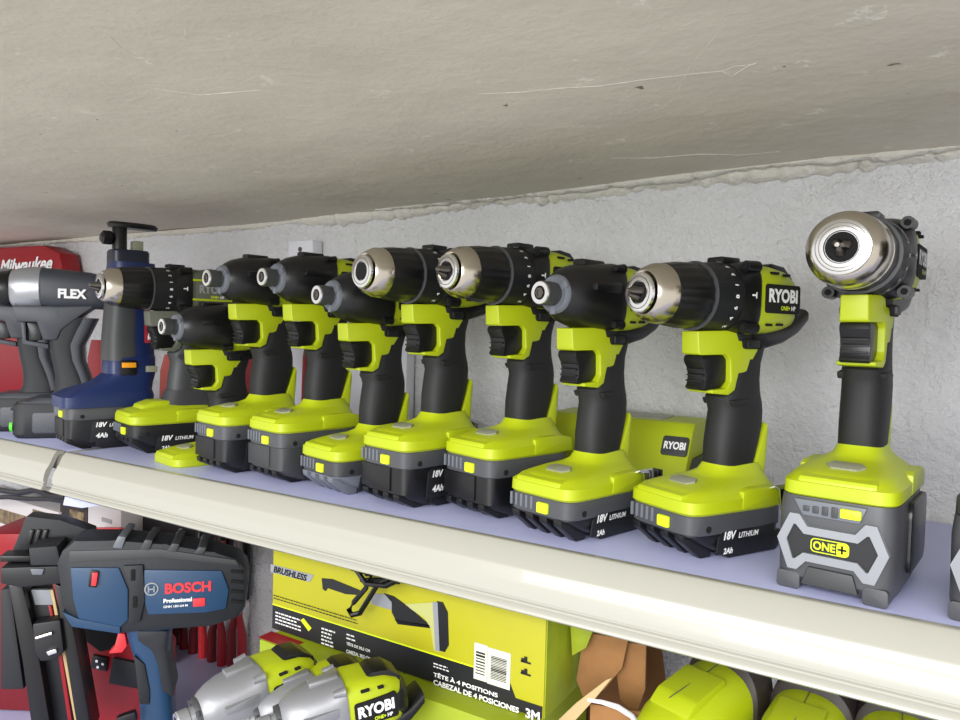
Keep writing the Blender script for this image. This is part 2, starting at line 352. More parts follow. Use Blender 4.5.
def big_battery(par, yc=-0.019):
    hb = 0.068; hw = 0.040; yf = yc - 0.060
    b = nb(); loft(b, [(0, yc + 0.002, 0.003, hw * 0.93, 0.056, 6), (0, yc, 0.010, hw * 0.985, 0.060, 7), (0, yc, 0.055, hw, 0.061, 7), (0, yc, hb, hw * 0.97, 0.059, 7)], 'z', 48)
    root = obj('battery_pack', b, GRY, par)
    zf = yf - 0.0050
    # light grey hexagonal frame bars in front
    hexo = [(-0.036, 0.037), (-0.028, 0.056), (-0.0215, 0.056), (-0.016, 0.048), (0.015, 0.048), (0.021, 0.056), (0.028, 0.056), (0.036, 0.037), (0.028, 0.016), (0.021, 0.016), (0.015, 0.023), (-0.016, 0.023), (-0.022, 0.016), (-0.028, 0.016)]
    hexi = [(-0.0295, 0.037), (-0.0250, 0.0485), (-0.0235, 0.0485), (-0.0180, 0.0425), (0.0170, 0.0425), (0.0225, 0.0485), (0.0240, 0.0485), (0.0295, 0.037), (0.0240, 0.0235), (0.0225, 0.0235), (0.0170, 0.0288), (-0.0180, 0.0288), (-0.0235, 0.0235), (-0.0250, 0.0235)]
    b = nb(); n = len(hexo)
    def ringv(P, y): return [b.verts.new((x, y, z)) for x, z in P]
    A, B, Cc, D = ringv(hexo, zf + 0.006), ringv(hexo, zf + 0.0003), ringv(hexi, zf), ringv(hexi, zf + 0.005)
    for P, Q in ((A, B), (B, Cc), (Cc, D)):
        for i in range(n): b.faces.new((P[i], P[(i + 1) % n], Q[(i + 1) % n], Q[i]))
    obj('battery_frame', b, LGRY, root, 'light grey angular frame on the battery front', smooth=False)
    b = nb(); prism(b, hexi, zf + 0.0022, zf + 0.006, 'xz'); obj('battery_panel', b, BLK2, root, smooth=False)
    for (x0, x1) in ((-0.0365, -0.0205), (0.020, 0.0360)):
        b = nb(); prism(b, rrect(x0, x1, 0.0, 0.0125, 0.003), zf + 0.0046, zf + 0.04, 'xz', 0.0015); obj('battery_foot', b, GRY, root)
    b = nb(); prism(b, [(-0.019, 0.006), (0.018, 0.006), (0.014, 0.019), (-0.015, 0.019)], zf + 0.0018, zf + 0.01, 'xz', 0.001); obj('front_tray', b, DGRY, root)
    b = nb(); box(b, (0, yc + 0.015, 0.003), (0.066, 0.07, 0.006), 0.001); obj('battery_skid', b, DGRY, root)
    b = nb(); prism(b, [(-0.026, 0.0665), (-0.020, 0.0555), (0.017, 0.0555), (0.021, 0.0665)], zf + 0.0022, zf + 0.008, 'xz', 0.0006); obj('gauge_panel', b, MGRY, root)
    for i in range(4):
        b = nb(); box(b, (-0.0175 + i * 0.0062, zf + 0.0020, 0.0605), (0.0042, 0.0014, 0.004 + i * 0.0012), 0.0008); obj('gauge_light', b, DGRY, root)
    b = nb(); box(b, (0.0115, zf + 0.0014, 0.0612), (0.0135, 0.004, 0.0068), 0.0016); obj('release_button', b, LIMED, root, label='lime release button')
    # ONE+ mark
    fr = frame((0, zf + 0.0019, 0), (1, 0, 0), (0, 0, 1))
    b = nb(); P1, P2 = rrect(-0.0135, 0.0115, 0.0305, 0.0405, 0.003), rrect(-0.0128, 0.0108, 0.0312, 0.0398, 0.0025)
    A = [b.verts.new((x, zf + 0.0018, z)) for x, z in P1]; B = [b.verts.new((x, zf + 0.0018, z)) for x, z in P2]
    for i in range(len(A)): b.faces.new((A[i], A[(i + 1) % len(A)], B[(i + 1) % len(A)], B[i]))
    obj('logo_outline', b, LIMP, root, smooth=False)
    printed('ONE', frame((-0.0118, zf + 0.0019, 0.0325), (1, 0, 0), (0, 0, 1)), LIMP, root, height=0.006, width=0.0145, bold=0.03)
    b = nb(); prism(b, rrect(0.0035, 0.0108, 0.0312, 0.0398, 0.0015), zf + 0.0014, zf + 0.003, 'xz'); obj('logo_square', b, LIMP, root, smooth=False)
    b = nb(); box(b, (0.0071, zf + 0.0012, 0.0355), (0.0056, 0.0004, 0.0012)); box(b, (0.0071, zf + 0.0012, 0.0355), (0.0012, 0.0004, 0.0056)); obj('plus_sign', b, HOLE, root, smooth=False)
    # black side pads
    for s in (-1, 1):
        b = nb(); prism(b, rrect(yc - 0.02, yc + 0.05, 0.014, 0.066, 0.01), s * hw * 0.96, s * hw * 1.06, 'yz', 0.0012); obj('side_pad', b, BLK, root)
    return hb

# ------------------------------------------------------------------ cordless tool
def body_parts(t, h, kind, skin=LIME, nose_m=None, base_m=None, grip_m=RUB, clip=False, plate='RYOBI', case_m=BLK, bit=True, mirror_plate=False, plate_m=None, txt_m=None, facing=False, collar_m=None):
    """kind: 'drill', 'impact'. h = height of the foot's underside above the root"""
    Z = lambda v: h + v
    ax = Z(0.176)
    base_m = base_m or skin
    # foot (base housing) with flared neck, shoulders and rear spur
    b = nb()
    loft(b, [(0, -0.019, Z(-0.001), 0.0372, 0.0555, 7), (0, -0.019, Z(0.001), 0.0388, 0.0575, 7), (0, -0.019, Z(0.010), 0.0388, 0.0575, 6.5), (0, -0.018, Z(0.012), 0.0368, 0.055, 6),
             (0, -0.017, Z(0.0150), 0.0350, 0.0535, 5), (0, -0.013, Z(0.0175), 0.0315, 0.049, 4.5), (0, -0.006, Z(0.0200), 0.028, 0.0425, 4), (0, 0.004, Z(0.0225), 0.0230, 0.0345, 3.4), (0, 0.0085, Z(0.0260), 0.0190, 0.0305, 3), (0, 0.010, Z(0.0330), 0.0165, 0.0272, 2.8)], 'z', 44)
    for s in (-1, 1):
        prism(b, [(-0.014, Z(0.0005)), (-0.020, Z(0.0005)), (-0.019, Z(0.0155)), (-0.010, Z(0.0175)), (0.020, Z(0.0175)), (0.034, Z(0.0145)), (0.037, Z(0.0005))], s * 0.025, s * 0.0395, 'yz', 0.002)
    prism(b, [(0.012, Z(0.020)), (0.0370, Z(0.018)), (0.0385, Z(0.036)), (0.0402, Z(0.060)), (0.0385, Z(0.068)), (0.033, Z(0.054)), (0.024, Z(0.030))], -0.0145, 0.0145, 'yz', 0.003)
    prism(b, [(-0.0765, Z(0.010)), (-0.0745, Z(0.0145)), (-0.052, Z(0.0185)), (-0.03, Z(0.0195)), (-0.03, Z(0.010))], -0.026, 0.026, 'yz', 0.0022)
    obj('base_housing', b, base_m, t)
    b = nb(); fr = Matrix.Translation((0, -0.048, Z(0.0203))) @ Matrix.Rotation(math.radians(13), 4, 'X')
    pl = nb(); prism(pl, [(-0.0135, 0.0), (-0.009, 0.007), (0.009, 0.007), (0.0135, 0.0), (0.009, -0.007), (-0.009, -0.007)], -0.001, 0.0014, 'xy', 0.0004); merge(b, pl, fr)
    obj('badge', b, BADGE, t, 'grey hexagonal badge')
    # grip: lofted rubber handle leaning slightly back at the foot
    b = nb()
    loft(b, [(0, 0.0045, Z(0.0265), 0.0152, 0.0210, 2.7), (0, 0.0055, Z(0.032), 0.0166, 0.0228, 2.7), (0, 0.0085, Z(0.050), 0.0170, 0.0260, 2.6), (0, 0.0115, Z(0.066), 0.0172, 0.0272, 2.5), (0, 0.0125, Z(0.078), 0.0172, 0.0262, 2.5),
             (0, 0.0110, Z(0.085), 0.0170, 0.0268, 2.5), (0, 0.0090, Z(0.091), 0.0168, 0.0270, 2.5), (0, 0.0105, Z(0.096), 0.0164, 0.0240, 2.5), (0, 0.0115, Z(0.106), 0.0160, 0.0215, 2.5), (0, 0.0130, Z(0.120), 0.0156, 0.0205, 2.6), (0, 0.0150, Z(0.133), 0.0154, 0.0225, 2.8), (0, 0.018, Z(0.146), 0.0154, 0.030, 3), (0, 0.018, Z(0.152), 0.0154, 0.034, 3)], 'z', 36)
    g = obj('grip', b, grip_m, t)
    for s in (-1, 1):
        b = nb(); prism(b, [(-0.008, Z(0.083)), (-0.011, Z(0.0885)), (0.010, Z(0.0905)), (0.018, Z(0.086)), (0.008, Z(0.0835))], s * 0.012, s * 0.0178, 'yz', 0.0015); obj('finger_ridge', b, grip_m, g)
    # trigger housing
    b = nb()
    P = [(-0.047, Z(0.1465)), (-0.0455, Z(0.1280)), (-0.0430, Z(0.1265)), (-0.018, Z(0.1275)), (-0.0135, Z(0.123)), (-0.0120, Z(0.105)), (-0.0165, Z(0.0985)), (-0.0325, Z(0.0975)), (-0.0320, Z(0.0945)), (-0.014, Z(0.0930)), (-0.0065, Z(0.0970)), (-0.0035, Z(0.108)), (-0.0025, Z(0.1115)), (0.008, Z(0.1125)), (0.026, Z(0.1400)), (0.036, Z(0.1500))]
    prism(b, P, -0.0155, 0.0155, 'yz', 0.0036, 3); th_ = obj('trigger_housing', b, skin, t)
    for v in th_.data.vertices:
        if v.co.y < -0.012: v.co.x *= 1 - 0.42 * min(1, ((-0.012 - v.co.y) / 0.035)) ** 2
    b = nb()
    P = [(y + 0.0175, z - 0.0022) for y, z in [(-0.059, Z(0.1285)), (-0.0605, Z(0.124)), (-0.0560, Z(0.117)), (-0.0545, Z(0.111)), (-0.0555, Z(0.104)), (-0.0575, Z(0.1005)), (-0.054, Z(0.0985)), (-0.036, Z(0.1010)), (-0.0300, Z(0.107)), (-0.0300, Z(0.126)), (-0.034, Z(0.1290))]]
    prism(b, P, -0.0105, 0.0105, 'yz', 0.0016); tr = obj('trigger', b, BLK, t)
    for i in range(4):
        b = nb(); box(b, (0, -0.0387 + (0.0006 if i in (1, 2) else 0), Z(0.1045 + i * 0.0048)), (0.0185, 0.0034, 0.0013), 0.0005); obj('trigger_rib', b, BLK2, tr)
    for s in (-1, 1):
        b = nb(); prism(b, rrect(0.000, 0.023, Z(0.1325), Z(0.1415), 0.003), s * 0.015, s * 0.0182, 'yz', 0.0005)
        d = obj('switch_recess', b, HOLE, t)
        b = nb(); box(b, (s * 0.0188, 0.009, Z(0.137)), (0.004, 0.015, 0.0065), 0.0012); obj('direction_switch', b, BLK2, d)
    before = set(o.name for o in t.children_recursive)
    # motor housing
    r0 = 0.0295
    ty0 = 0.0165
    b = nb()
    loft(b, [(0, ty0, ax - 0.001, 0.0298, 0.0300, 4), (0, 0.026, ax - 0.001, 0.0305, 0.0305, 4), (0, 0.045, ax - 0.001, 0.0300, 0.0298, 4), (0, 0.066, ax - 0.001, 0.0285, 0.0275, 3.6), (0, 0.080, ax - 0.002, 0.0250, 0.0240, 3.2), (0, 0.087, ax - 0.003, 0.0200, 0.0190, 3)], 'y', 40)
    mh = obj('motor_housing', b, skin, t)
    for s in (-1, 1):
        for (y, z, l) in ((0.040, 0.0215, 0.010), (0.058, 0.0205, 0.007), (0.034, -0.0225, 0.008), (0.050, -0.022, 0.008)):
            b = nb(); box(b, (s * 0.0283, y, ax + z), (0.0040, l, 0.0022), 0.0006); obj('vent_slot', b, HOLE, mh)
    b = nb()
    loft(b, [(0, 0.076, ax - 0.002, 0.0275, 0.0150, 3), (0, 0.084, ax - 0.003, 0.0262, 0.0200, 3), (0, 0.0905, ax - 0.004, 0.0215, 0.0165, 3), (0, 0.0935, ax - 0.005, 0.0120, 0.0100, 3)], 'y', 36)
    obj('tail_cap', b, case_m if case_m is not HAMG else BLK, t)
    b = nb()
    prism(b, [(0.046, ax + 0.0290), (0.054, ax + 0.0315), (0.072, ax + 0.0295), (0.086, ax + 0.0195), (0.086, ax + 0.010), (0.060, ax + 0.020)], -0.0165, 0.0165, 'yz', 0.002)
    obj('top_pad', b, BLK, t)
    # rubber underside joining tail and handle
    b = nb()
    loft(b, [(0, 0.012, Z(0.146), 0.0165, 0.010, 3), (0, 0.030, Z(0.144), 0.0195, 0.0125, 3), (0, 0.050, Z(0.1465), 0.0215, 0.0100, 3), (0, 0.068, Z(0.153), 0.0205, 0.0085, 3), (0, 0.084, Z(0.163), 0.0175, 0.0075, 3)], 'y', 30)
    obj('rear_overmould', b, BLK, t)
    # name plates
    if plate:
        for s in (1, -1):
            b = nb(); prism(b, rrect(0.0255, 0.0755, ax - 0.0125, ax + 0.0120, 0.003), s * 0.0265, s * 0.0316, 'yz', 0.0005); np_ = obj('name_plate', b, plate_m or HOLE, t)
            x = s * 0.0316
            o, d = ((x, 0.029, ax - 0.0035), (0, 1, 0)) if s > 0 else ((x, 0.072, ax - 0.0035), (0, -1, 0))
            printed(plate, frame(o, d, (0, 0, 1)), txt_m or WHT, np_, width=0.042, height=0.0118, bold=0.045)
            o = (x, 0.047, ax - 0.0098) if s > 0 else (x, 0.054, ax - 0.0098)
            printed('ONE+', frame(o, d, (0, 0, 1)), LIMP, np_, height=0.0038, bold=0.03)
            o = (x, 0.062, ax - 0.0098) if s > 0 else (x, 0.039, ax - 0.0098)
            printed('HP', frame(o, d, (0, 0, 1)), WHT, np_, height=0.0038, bold=0.03)
    # head
    if kind == 'drill':
        b = nb()
        loft(b, [(0, 0.0, ax, 0.0300, 0.0298, 2.2), (0, 0.008, ax, 0.0312, 0.0305, 2.8), (0, 0.0165, ax, 0.0318, 0.0315, 3.6), (0, 0.0195, ax, 0.0312, 0.0308, 3.8)], 'y', 40)
        for sx in (-1, 1):
            for sz in (-1, 1): lathe(b, [(0.004, 0.0048), (0.0185, 0.0052)], 'y', (sx * 0.0262, 0, ax + sz * 0.0255), 12)
        prism(b, rrect(-0.009, 0.009, ax + 0.028, ax + 0.0345, 0.002), -0.004, 0.017, 'xz', 0.0008)
        gc = obj('gear_case', b, case_m, t)
        for sx in (-1, 1):
            for sz in (-1, 1):
                b = nb(); lathe(b, [(0.0028, 0.0024), (0.0042, 0.0026)], 'y', (sx * 0.0262, 0, ax + sz * 0.0255), 10); obj('screw', b, HOLE, gc)
        b = nb()
        lathe(b, [(-0.036, 0.0265), (-0.0345, 0.0285), (-0.006, 0.0300), (0.0005, 0.0300), (0.001, 0.028)], 'y', (0, 0, ax), 60, flute=0.02, nfl=12)
        tc = obj('torque_collar', b, BLK2, t)
        b = nb(); lathe(b, [(-0.0362, 0.0272), (-0.0355, 0.0292), (-0.0345, 0.0292), (-0.034, 0.0272)], 'y', (0, 0, ax), 48); obj('collar_ring', b, DGRY, tc)
        marks = ['1', '3', '5', '7', '9', '11', '13', '15', '17', '19', '21', '23', '.', '.', 'I', '.', '2', '4', '6', '8']
        b = nb()
        for i, s_ in enumerate(marks):
            a = 2 * PI * i / len(marks) + 0.3; rr = 0.0303
            o = (rr * math.cos(a), -0.0085, ax + rr * math.sin(a))
            text(b, s_, frame(o, (-math.sin(a), 0, math.cos(a)), (0, -1, 0)) @ Matrix.Rotation(0, 4, 'Z'), height=0.0048 if s_ != '.' else 0.0016, bold=0.03, depth=0.0003, align='c')
        obj('torque_numbers', b, WHT, tc, smooth=False)
        b = nb(); text(b, 'T', frame((0.0322, 0.006, ax + 0.004), (0, 0, -1), (0, 1, 0)), height=0.006, bold=0.05); obj('hammer_mark', b, WHT, gc, smooth=False)
        if facing:
            b = nb(); lathe(b, [(-0.060, 0.0235), (-0.059, 0.0262), (-0.040, 0.0275), (-0.035, 0.0265)], 'y', (0, 0, ax), 48, flute=0.02, nfl=12); ch = obj('chuck', b, BLK, t)
            b = nb(); lathe(b, [(-0.1035, 0.0165), (-0.105, 0.0185), (-0.1035, 0.0205), (-0.096, 0.0248), (-0.088, 0.0262), (-0.066, 0.0268), (-0.064, 0.0260), (-0.0635, 0.0268), (-0.0600, 0.0268), (-0.0595, 0.024)], 'y', (0, 0, ax), 56); nz = obj('chuck_nose', b, nose_m or CHR, ch)
        else:
            b = nb(); lathe(b, [(-0.081, 0.0225), (-0.0795, 0.0250), (-0.060, 0.0272), (-0.040, 0.0278), (-0.036, 0.0265)], 'y', (0, 0, ax), 72, flute=0.035, nfl=18); ch = obj('chuck', b, BLK, t)
            b = nb(); lathe(b, [(-0.1010, 0.0155), (-0.1020, 0.0180), (-0.1010, 0.0192), (-0.097, 0.0212), (-0.0885, 0.0243), (-0.0805, 0.0248), (-0.080, 0.0225)], 'y', (0, 0, ax), 48); nz = obj('chuck_nose', b, nose_m or CHR, ch)
        b = nb(); r = 0.0165 if not facing else 0.0195
        lathe(b, [(-0.1040, r * 0.98), (-0.1066, r * 0.96), (-0.1072, r * 0.90), (-0.1072, r * 0.58), (-0.1060, r * 0.55)], 'y', (0, 0, ax), 40); obj('chuck_ring', b, STL, ch)
        for q in ((0.86, 0.83), (0.74, 0.71)) if facing else ((0.80, 0.76),):
            b = nb(); lathe(b, [(-0.1070, r * q[1]), (-0.10735, r * q[1]), (-0.10735, r * q[0]), (-0.1070, r * q[0])], 'y', (0, 0, ax), 40)
            bmesh.ops.delete(b, geom=[f for f in b.faces if len(f.verts) > 4], context='FACES'); obj('ring_groove', b, CHRD, ch)
        b = nb(); lathe(b, [(-0.1005, r * 0.53), (-0.1068, r * 0.53)], 'y', (0, 0, ax), 24)
        obj('chuck_bore', b, HOLE, ch)
        if bit:
            b = nb(); L = -0.001 if facing else 0.004
            for k in range(3):
                a = 2 * PI * k / 3 + 0.4
                c, s = math.cos(a), math.sin(a)
                tube(b, [(0.0040 * c, -0.104, ax + 0.0040 * s), (0.0030 * c, -0.110 - L * 0.4, ax + 0.0030 * s), (0.0018 * c, -0.115 - L, ax + 0.0018 * s)], [0.0042, 0.0032, 0.0016], 8)
            obj('chuck_jaw', b, CHRD, ch)
    else:
        b = nb()
        loft(b, [(0, -0.0575, ax, 0.0165, 0.0165, 2), (0, -0.052, ax, 0.0205, 0.0205, 2), (0, -0.042, ax, 0.0245, 0.0248, 2.1), (0, -0.026, ax, 0.0280, 0.0285, 2.2), (0, -0.008, ax, 0.0300, 0.0298, 2.4), (0, 0.008, ax, 0.0312, 0.0305, 3), (0, 0.0165, ax, 0.0318, 0.0312, 3.6), (0, 0.0195, ax, 0.0312, 0.0308, 3.8)], 'y', 40)
        for s in (-1, 1):
            prism(b, [(-0.034, ax + 0.004), (-0.034, ax + 0.010), (0.010, ax + 0.013), (0.010, ax + 0.002)], s * 0.022, s * 0.0312, 'yz', 0.0018)
        prism(b, rrect(-0.007, 0.007, ax + 0.024, ax + 0.0335, 0.003), -0.020, 0.016, 'xz', 0.001)
        gc = obj('hammer_case', b, case_m, t)
        for sx in (-1, 1):
            for sz in (-1, 1):
                b = nb(); lathe(b, [(0.004, 0.003), (0.0150, 0.0042), (0.0185, 0.0048)], 'y', (sx * 0.0262, 0, ax + sz * 0.0252), 12); obj('screw_boss', b, case_m, gc)
        cm = collar_m or DGRY
        b = nb(); lathe(b, [(-0.0615, 0.0120), (-0.0630, 0.0150), (-0.0600, 0.0168), (-0.0560, 0.0172)], 'y', (0, 0, ax), 36)
        for k in range(3):
            a = -PI / 2 + 2 * PI * k / 3; box(b, (0.0140 * math.cos(a), -0.0610, ax + 0.0140 * math.sin(a)), (0.008, 0.004, 0.006), 0.001, Matrix.Rotation(-a, 3, 'Y'))
        bu = obj('nose_bushing', b, MGRY if case_m is not HAMG else DGRY, t)
        b = nb(); lathe(b, [(-0.0800, 0.0072), (-0.0825, 0.0078), (-0.0830, 0.0095), (-0.0815, 0.0106), (-0.0690, 0.0106), (-0.0680, 0.0095), (-0.0610, 0.0100)], 'y', (0, 0, ax), 32); co = obj('bit_collar', b, cm if case_m is not HAMG else SILV, t)
        b = nb(); lathe(b, [(-0.0822, 0.0062), (-0.0838, 0.0062), (-0.0838, 0.0096), (-0.0822, 0.0100)], 'y', (0, 0, ax), 32); obj('collar_ring', b, STL, co)
        b = nb(); lathe(b, [(-0.0826, 0.0060), (-0.0832, 0.0060)], 'y', (0, 0, ax), 20); obj('collar_bore', b, HOLE, co)
        b = nb(); lathe(b, [(-0.0830, 0.0048), (-0.0845, 0.0048), (-0.0845, 0.0034), (-0.0835, 0.0032)], 'y', (0, 0, ax), 6); obj('hex_socket', b, CHRD, co)
    for o in t.children_recursive:
        if o.name in before or o.name.startswith('rear_overmould'): continue
        drill = kind == 'drill'
        for v in o.data.vertices:
            y = v.co.y
            if y > 0.0165: v.co.y = (y - 0.0165) * 0.88
            else:
                if drill: v.co.y = -0.0165 + (y + 0.0) * (1.0 if y > 0 else 0.0) if y > 0 else (-0.0165 + y * (0.83 if not facing else 0.72))
                else: v.co.y = (y - 0.0165) * 0.80
            
    if clip:
        b = nb()
        pts = [(0.0395, 0.022, Z(0.0165)), (0.0435, 0.023, Z(0.0185)), (0.0455, 0.026, Z(0.016)), (0.0460, 0.028, Z(0.0)), (0.0480, 0.029, Z(-0.010)), (0.0462, 0.029, Z(-0.022))]
        for (p, q) in zip(pts, pts[1:]):
            p, q = Vector(p), Vector(q); n_ = (q - p).cross(Vector((0, 1, 0))).normalized() * 0.0006; w_ = Vector((0, 0.009, 0))
            vs = [b.verts.new(c) for c in (p - n_ - w_, q - n_ - w_, q - n_ + w_, p - n_ + w_, p + n_ - w_, q + n_ - w_, q + n_ + w_, p + n_ + w_)]
            for f in ((0, 1, 2, 3), (7, 6, 5, 4), (0, 4, 5, 1), (3, 2, 6, 7), (0, 3, 7, 4), (1, 5, 6, 2)): b.faces.new([vs[i] for i in f])
        obj('belt_clip', b, STL, t)
        b = nb(); box(b, (0.0425, 0.034, Z(0.010)), (0.010, 0.018, 0.014), 0.002)
        for k in range(3): box(b, (0.0450, 0.028 + k * 0.006, Z(0.010)), (0.010, 0.0025, 0.016), 0.0008)
        obj('bit_holder', b, BLK, t)

GL = 'lime power tools standing along the shelf'
def tool(kind, x, y, yaw, four, label, bcol=None, z=0, **k):
    nm = 'cordless_drill' if kind == 'drill' else 'impact_driver'
    t = thing(nm, label, 'drill' if kind == 'drill' else 'impact driver', (x, y, z), yaw)
    if four == 'big': h = big_battery(t)
    elif four is None: h = 0.0
    else: h = battery(t, four, **(bcol or dict(ah='4Ah' if four else '2Ah')))
    body_parts(t, h, kind, **k)
    return t
tool('drill', -0.0370, 0.100, -0.13, 'big', 'lime cordless drill facing the camera on a tall grey battery with lime lettering, far right', bit=True, facing=True, clip=False)
tool('drill', -0.144, 0.113, -0.50, False, 'lime cordless drill with bare metal chuck and closed jaws, second from the right', clip=True)
tool('impact', -0.259, 0.095, -0.28, False, 'lime impact driver in front of the lime charger', clip=True)
tool('drill', -0.350, 0.122, -0.30, True, 'lime hammer drill with pointed jaws in its chuck, left of the lime charger')
tool('drill', -0.445, 0.105, -0.22, True, 'lime cordless drill with an open empty chuck in mid row', bit=False)
tool('impact', -0.535, 0.108, -0.24, False, 'lime impact driver on a pale grey bottomed battery before the white wall box',
     dict(body=MGRY, band=DGRY, foot=MGRY, ah='2Ah'))
tool('impact', -0.629, 0.114, -0.20, True, 'lime impact driver on a tall grey battery, right of a matching pair', dict(body=DGRY, band=GRY, foot=BLK, ah='4Ah'))
tool('impact', -0.722, 0.111, -0.19, True, 'lime impact driver on a tall black battery, left of a matching pair', dict(body=BLK2, band=GRY, foot=BLK, ah='4Ah'))
tool('impact', -0.802, 0.108, -0.22, None, 'lime impact driver without battery standing directly on the shelf')

# ------------------------------------------------------------------ more of the row
tool('drill', 0.074, 0.094, -0.20, 'big', 'dark chucked drill cut off at the right edge of the shelf', skin=DGRY, bit=False, facing=True, plate=None, nose_m=CHRD)
t = tool('drill', -0.917, 0.130, -0.25, False, 'grey green older drill with black chuck and lime foot, between navy tool and lime drivers', dict(body=BLK2, band=BLK2, foot=BLK, ah='2Ah'), skin=OLV, base_m=LIME, grip_m=DGRY, nose_m=CHR, plate_m=OLV, txt_m=WHT2)
t.scale = (1.06,) * 3
b = nb(); prism(b, [(-0.060, 0.052), (-0.055, 0.062), (-0.040, 0.067), (-0.022, 0.067), (-0.016, 0.060), (-0.016, 0.052)], -0.018, 0.018, 'yz', 0.002); obj('raised_latch', b, LIME, t)
b = nb(); loft(b, [(0, 0.009, 0.060, 0.026, 0.036, 4), (0, 0.009, 0.068, 0.022, 0.033, 3.5), (0, 0.010, 0.080, 0.0178, 0.0290, 3)], 'z', 32); obj('grip_collar', b, DGRY, t)
b = nb(); box(b, (0.0302, 0.030, 0.203), (0.003, 0.055, 0.003), 0.0006); box(b, (0.0302, 0.030, 0.229), (0.003, 0.055, 0.003), 0.0006); obj('lime_stripe', b, LIME, t, 'lime stripes around the name plate')

# ------------------------------------------------------------------ side-on plane tools: outlines measured on the photo, given a real plane, size and depth
class Side:
    """vertical plane through P with horizontal direction yaw (angle from +x); local x along it, local y into depth, z up"""
    def __init__(self, P, yaw):
        self.P = Vector(P); self.yaw = yaw; self.e = Vector((math.cos(yaw), math.sin(yaw), 0)); self.n = Vector((-math.sin(yaw), math.cos(yaw), 0))
    def __call__(self, px, py, off=0.0):
        r = ray(px, py); t = ((self.P + self.n * off) - CAM).dot(self.n) / r.dot(self.n); w = CAM + r * t - self.P
        return (w.dot(self.e), w.z)
    def pts(self, L, off=0.0): return [(a, max(c, 0.001)) for a, c in (self(x, y, off) for x, y in L)]
    def prism(self, b, L, lo, hi, bev=0.002, off=None): prism(b, self.pts(L, lo if off is None else off), lo, hi, 'xz', bev)
    def hloft(self, b, st, k=1.0, n=2.6, seg=32, yc=0.0):
        R = []
        for (px, t, bt) in st:
            x, zt = self(px, t); _, zb = self(px, bt); h = (zt - zb) / 2; R.append((x, yc, (zt + zb) / 2, h * k, h, n))
        loft(b, R, 'x', seg)
    def vloft(self, b, st, w, n=2.8, seg=28, yc=0.0):
        R = []
        for s_ in st:
            py, l, r_ = s_[:3]; ww = s_[3] if len(s_) > 3 else w
            xl, z1 = self(l, py); xr, z2 = self(r_, py); R.append(((xl + xr) / 2, yc, max((z1 + z2) / 2, 0.002), (xr - xl) / 2, ww, n))
        loft(b, R, 'z', seg)
def dup(o, loc=None, parent=None):
    c = o.copy(); COL.objects.link(c)
    if parent: c.parent = parent
    if loc: c.location = loc
    for ch in list(o.children): dup(ch, None, c)
    return c

# navy stapler-like tool with black hook on top
S = Side((-1.010, 0.097, 0), math.radians(74))
t = thing('cordless_inflator', 'tall navy tool with red side label and black hook on top, on a grey battery', 'power tool', S.P, S.yaw)
bat = thing('x', 'x', 'x', (0, 0, 0)); bat.name = 'battery_mount'
del bat['label'], bat['category']
bat.parent = t; bat.rotation_euler = (0, 0, math.radians(-90)); bat.location = (-0.005, 0, 0)
battery(bat, True, body=BLK2, band=GRY, foot=BLK, ah='4Ah')
for c in list(bat.children):
    for o in [c] + list(c.children):
        o.data.transform(Matrix.Translation(bat.location) @ Matrix.Rotation(math.radians(-90), 4, 'Z'))
    c.parent = t
bpy.data.objects.remove(bat)
b = nb()
loft(b, [(-0.024, 0, 0.059, 0.062, 0.0395, 7), (-0.024, 0, 0.074, 0.062, 0.0395, 7), (-0.018, 0, 0.082, 0.055, 0.037, 5), (0.0, 0, 0.092, 0.040, 0.032, 4), (0.010, 0, 0.105, 0.0345, 0.029, 3.5), (0.010, 0, 0.128, 0.034, 0.0285, 3.5), (0.011, 0, 0.131, 0.033, 0.027, 3.5)], 'z', 44)
obj('base_housing', b, NAVY, t)
b = nb(); loft(b, [(0.010, 0, 0.128, 0.034, 0.027, 3), (0.010, 0, 0.16, 0.032, 0.026, 3), (0.012, 0, 0.20, 0.031, 0.025, 3), (0.014, 0, 0.225, 0.030, 0.026, 3), (0.013, 0, 0.255, 0.033, 0.029, 3), (0.012, 0, 0.268, 0.030, 0.027, 3.5)], 'z', 36); col = obj('column', b, NAVY, t)
b = nb(); loft(b, [(0.000, 0, 0.124, 0.0265, 0.0280, 3), (-0.001, 0, 0.16, 0.0245, 0.027, 3), (0.001, 0, 0.20, 0.0235, 0.026, 3), (0.003, 0, 0.228, 0.0235, 0.027, 3)], 'z', 36); obj('column_grip', b, DGRY, t)
b = nb(); prism(b, rrect(0.024, 0.042, 0.15, 0.225, 0.002), -0.0275, -0.015, 'xz', 0.0006); lb = obj('side_label', b, M('label_red', (150, 20, 34), 0.45), t, 'red label running down the column')
printed('RYOBI', frame((0.0385, -0.0277, 0.155), (0, 0, 1), (-1, 0, 0)), WHT, lb, width=0.062, height=0.011, bold=0.03)
b = nb(); prism(b, rrect(-0.010, 0.012, 0.103, 0.125, 0.003), -0.0305, -0.02, 'xz', 0.001); sw = obj('switch_recess', b, BLK, t)
b = nb(); box(b, (0.001, -0.0315, 0.118), (0.019, 0.005, 0.0075), 0.0012); obj('orange_button', b, ORG, sw, 'orange slide button')
b = nb(); box(b, (0.033, -0.030, 0.112), (0.016, 0.003, 0.009), 0.0006); obj('rating_plate', b, BADGE, t)
b = nb(); loft(b, [(0.008, 0, 0.262, 0.026, 0.022, 5), (0.008, 0, 0.283, 0.026, 0.022, 5), (0.008, 0, 0.286, 0.024, 0.020, 5)], 'z', 32); obj('top_collar', b, NAVYD, t)
b = nb(); box(b, (0.020, 0, 0.292), (0.014, 0.018, 0.018), 0.002); obj('top_block', b, BADGE, t)
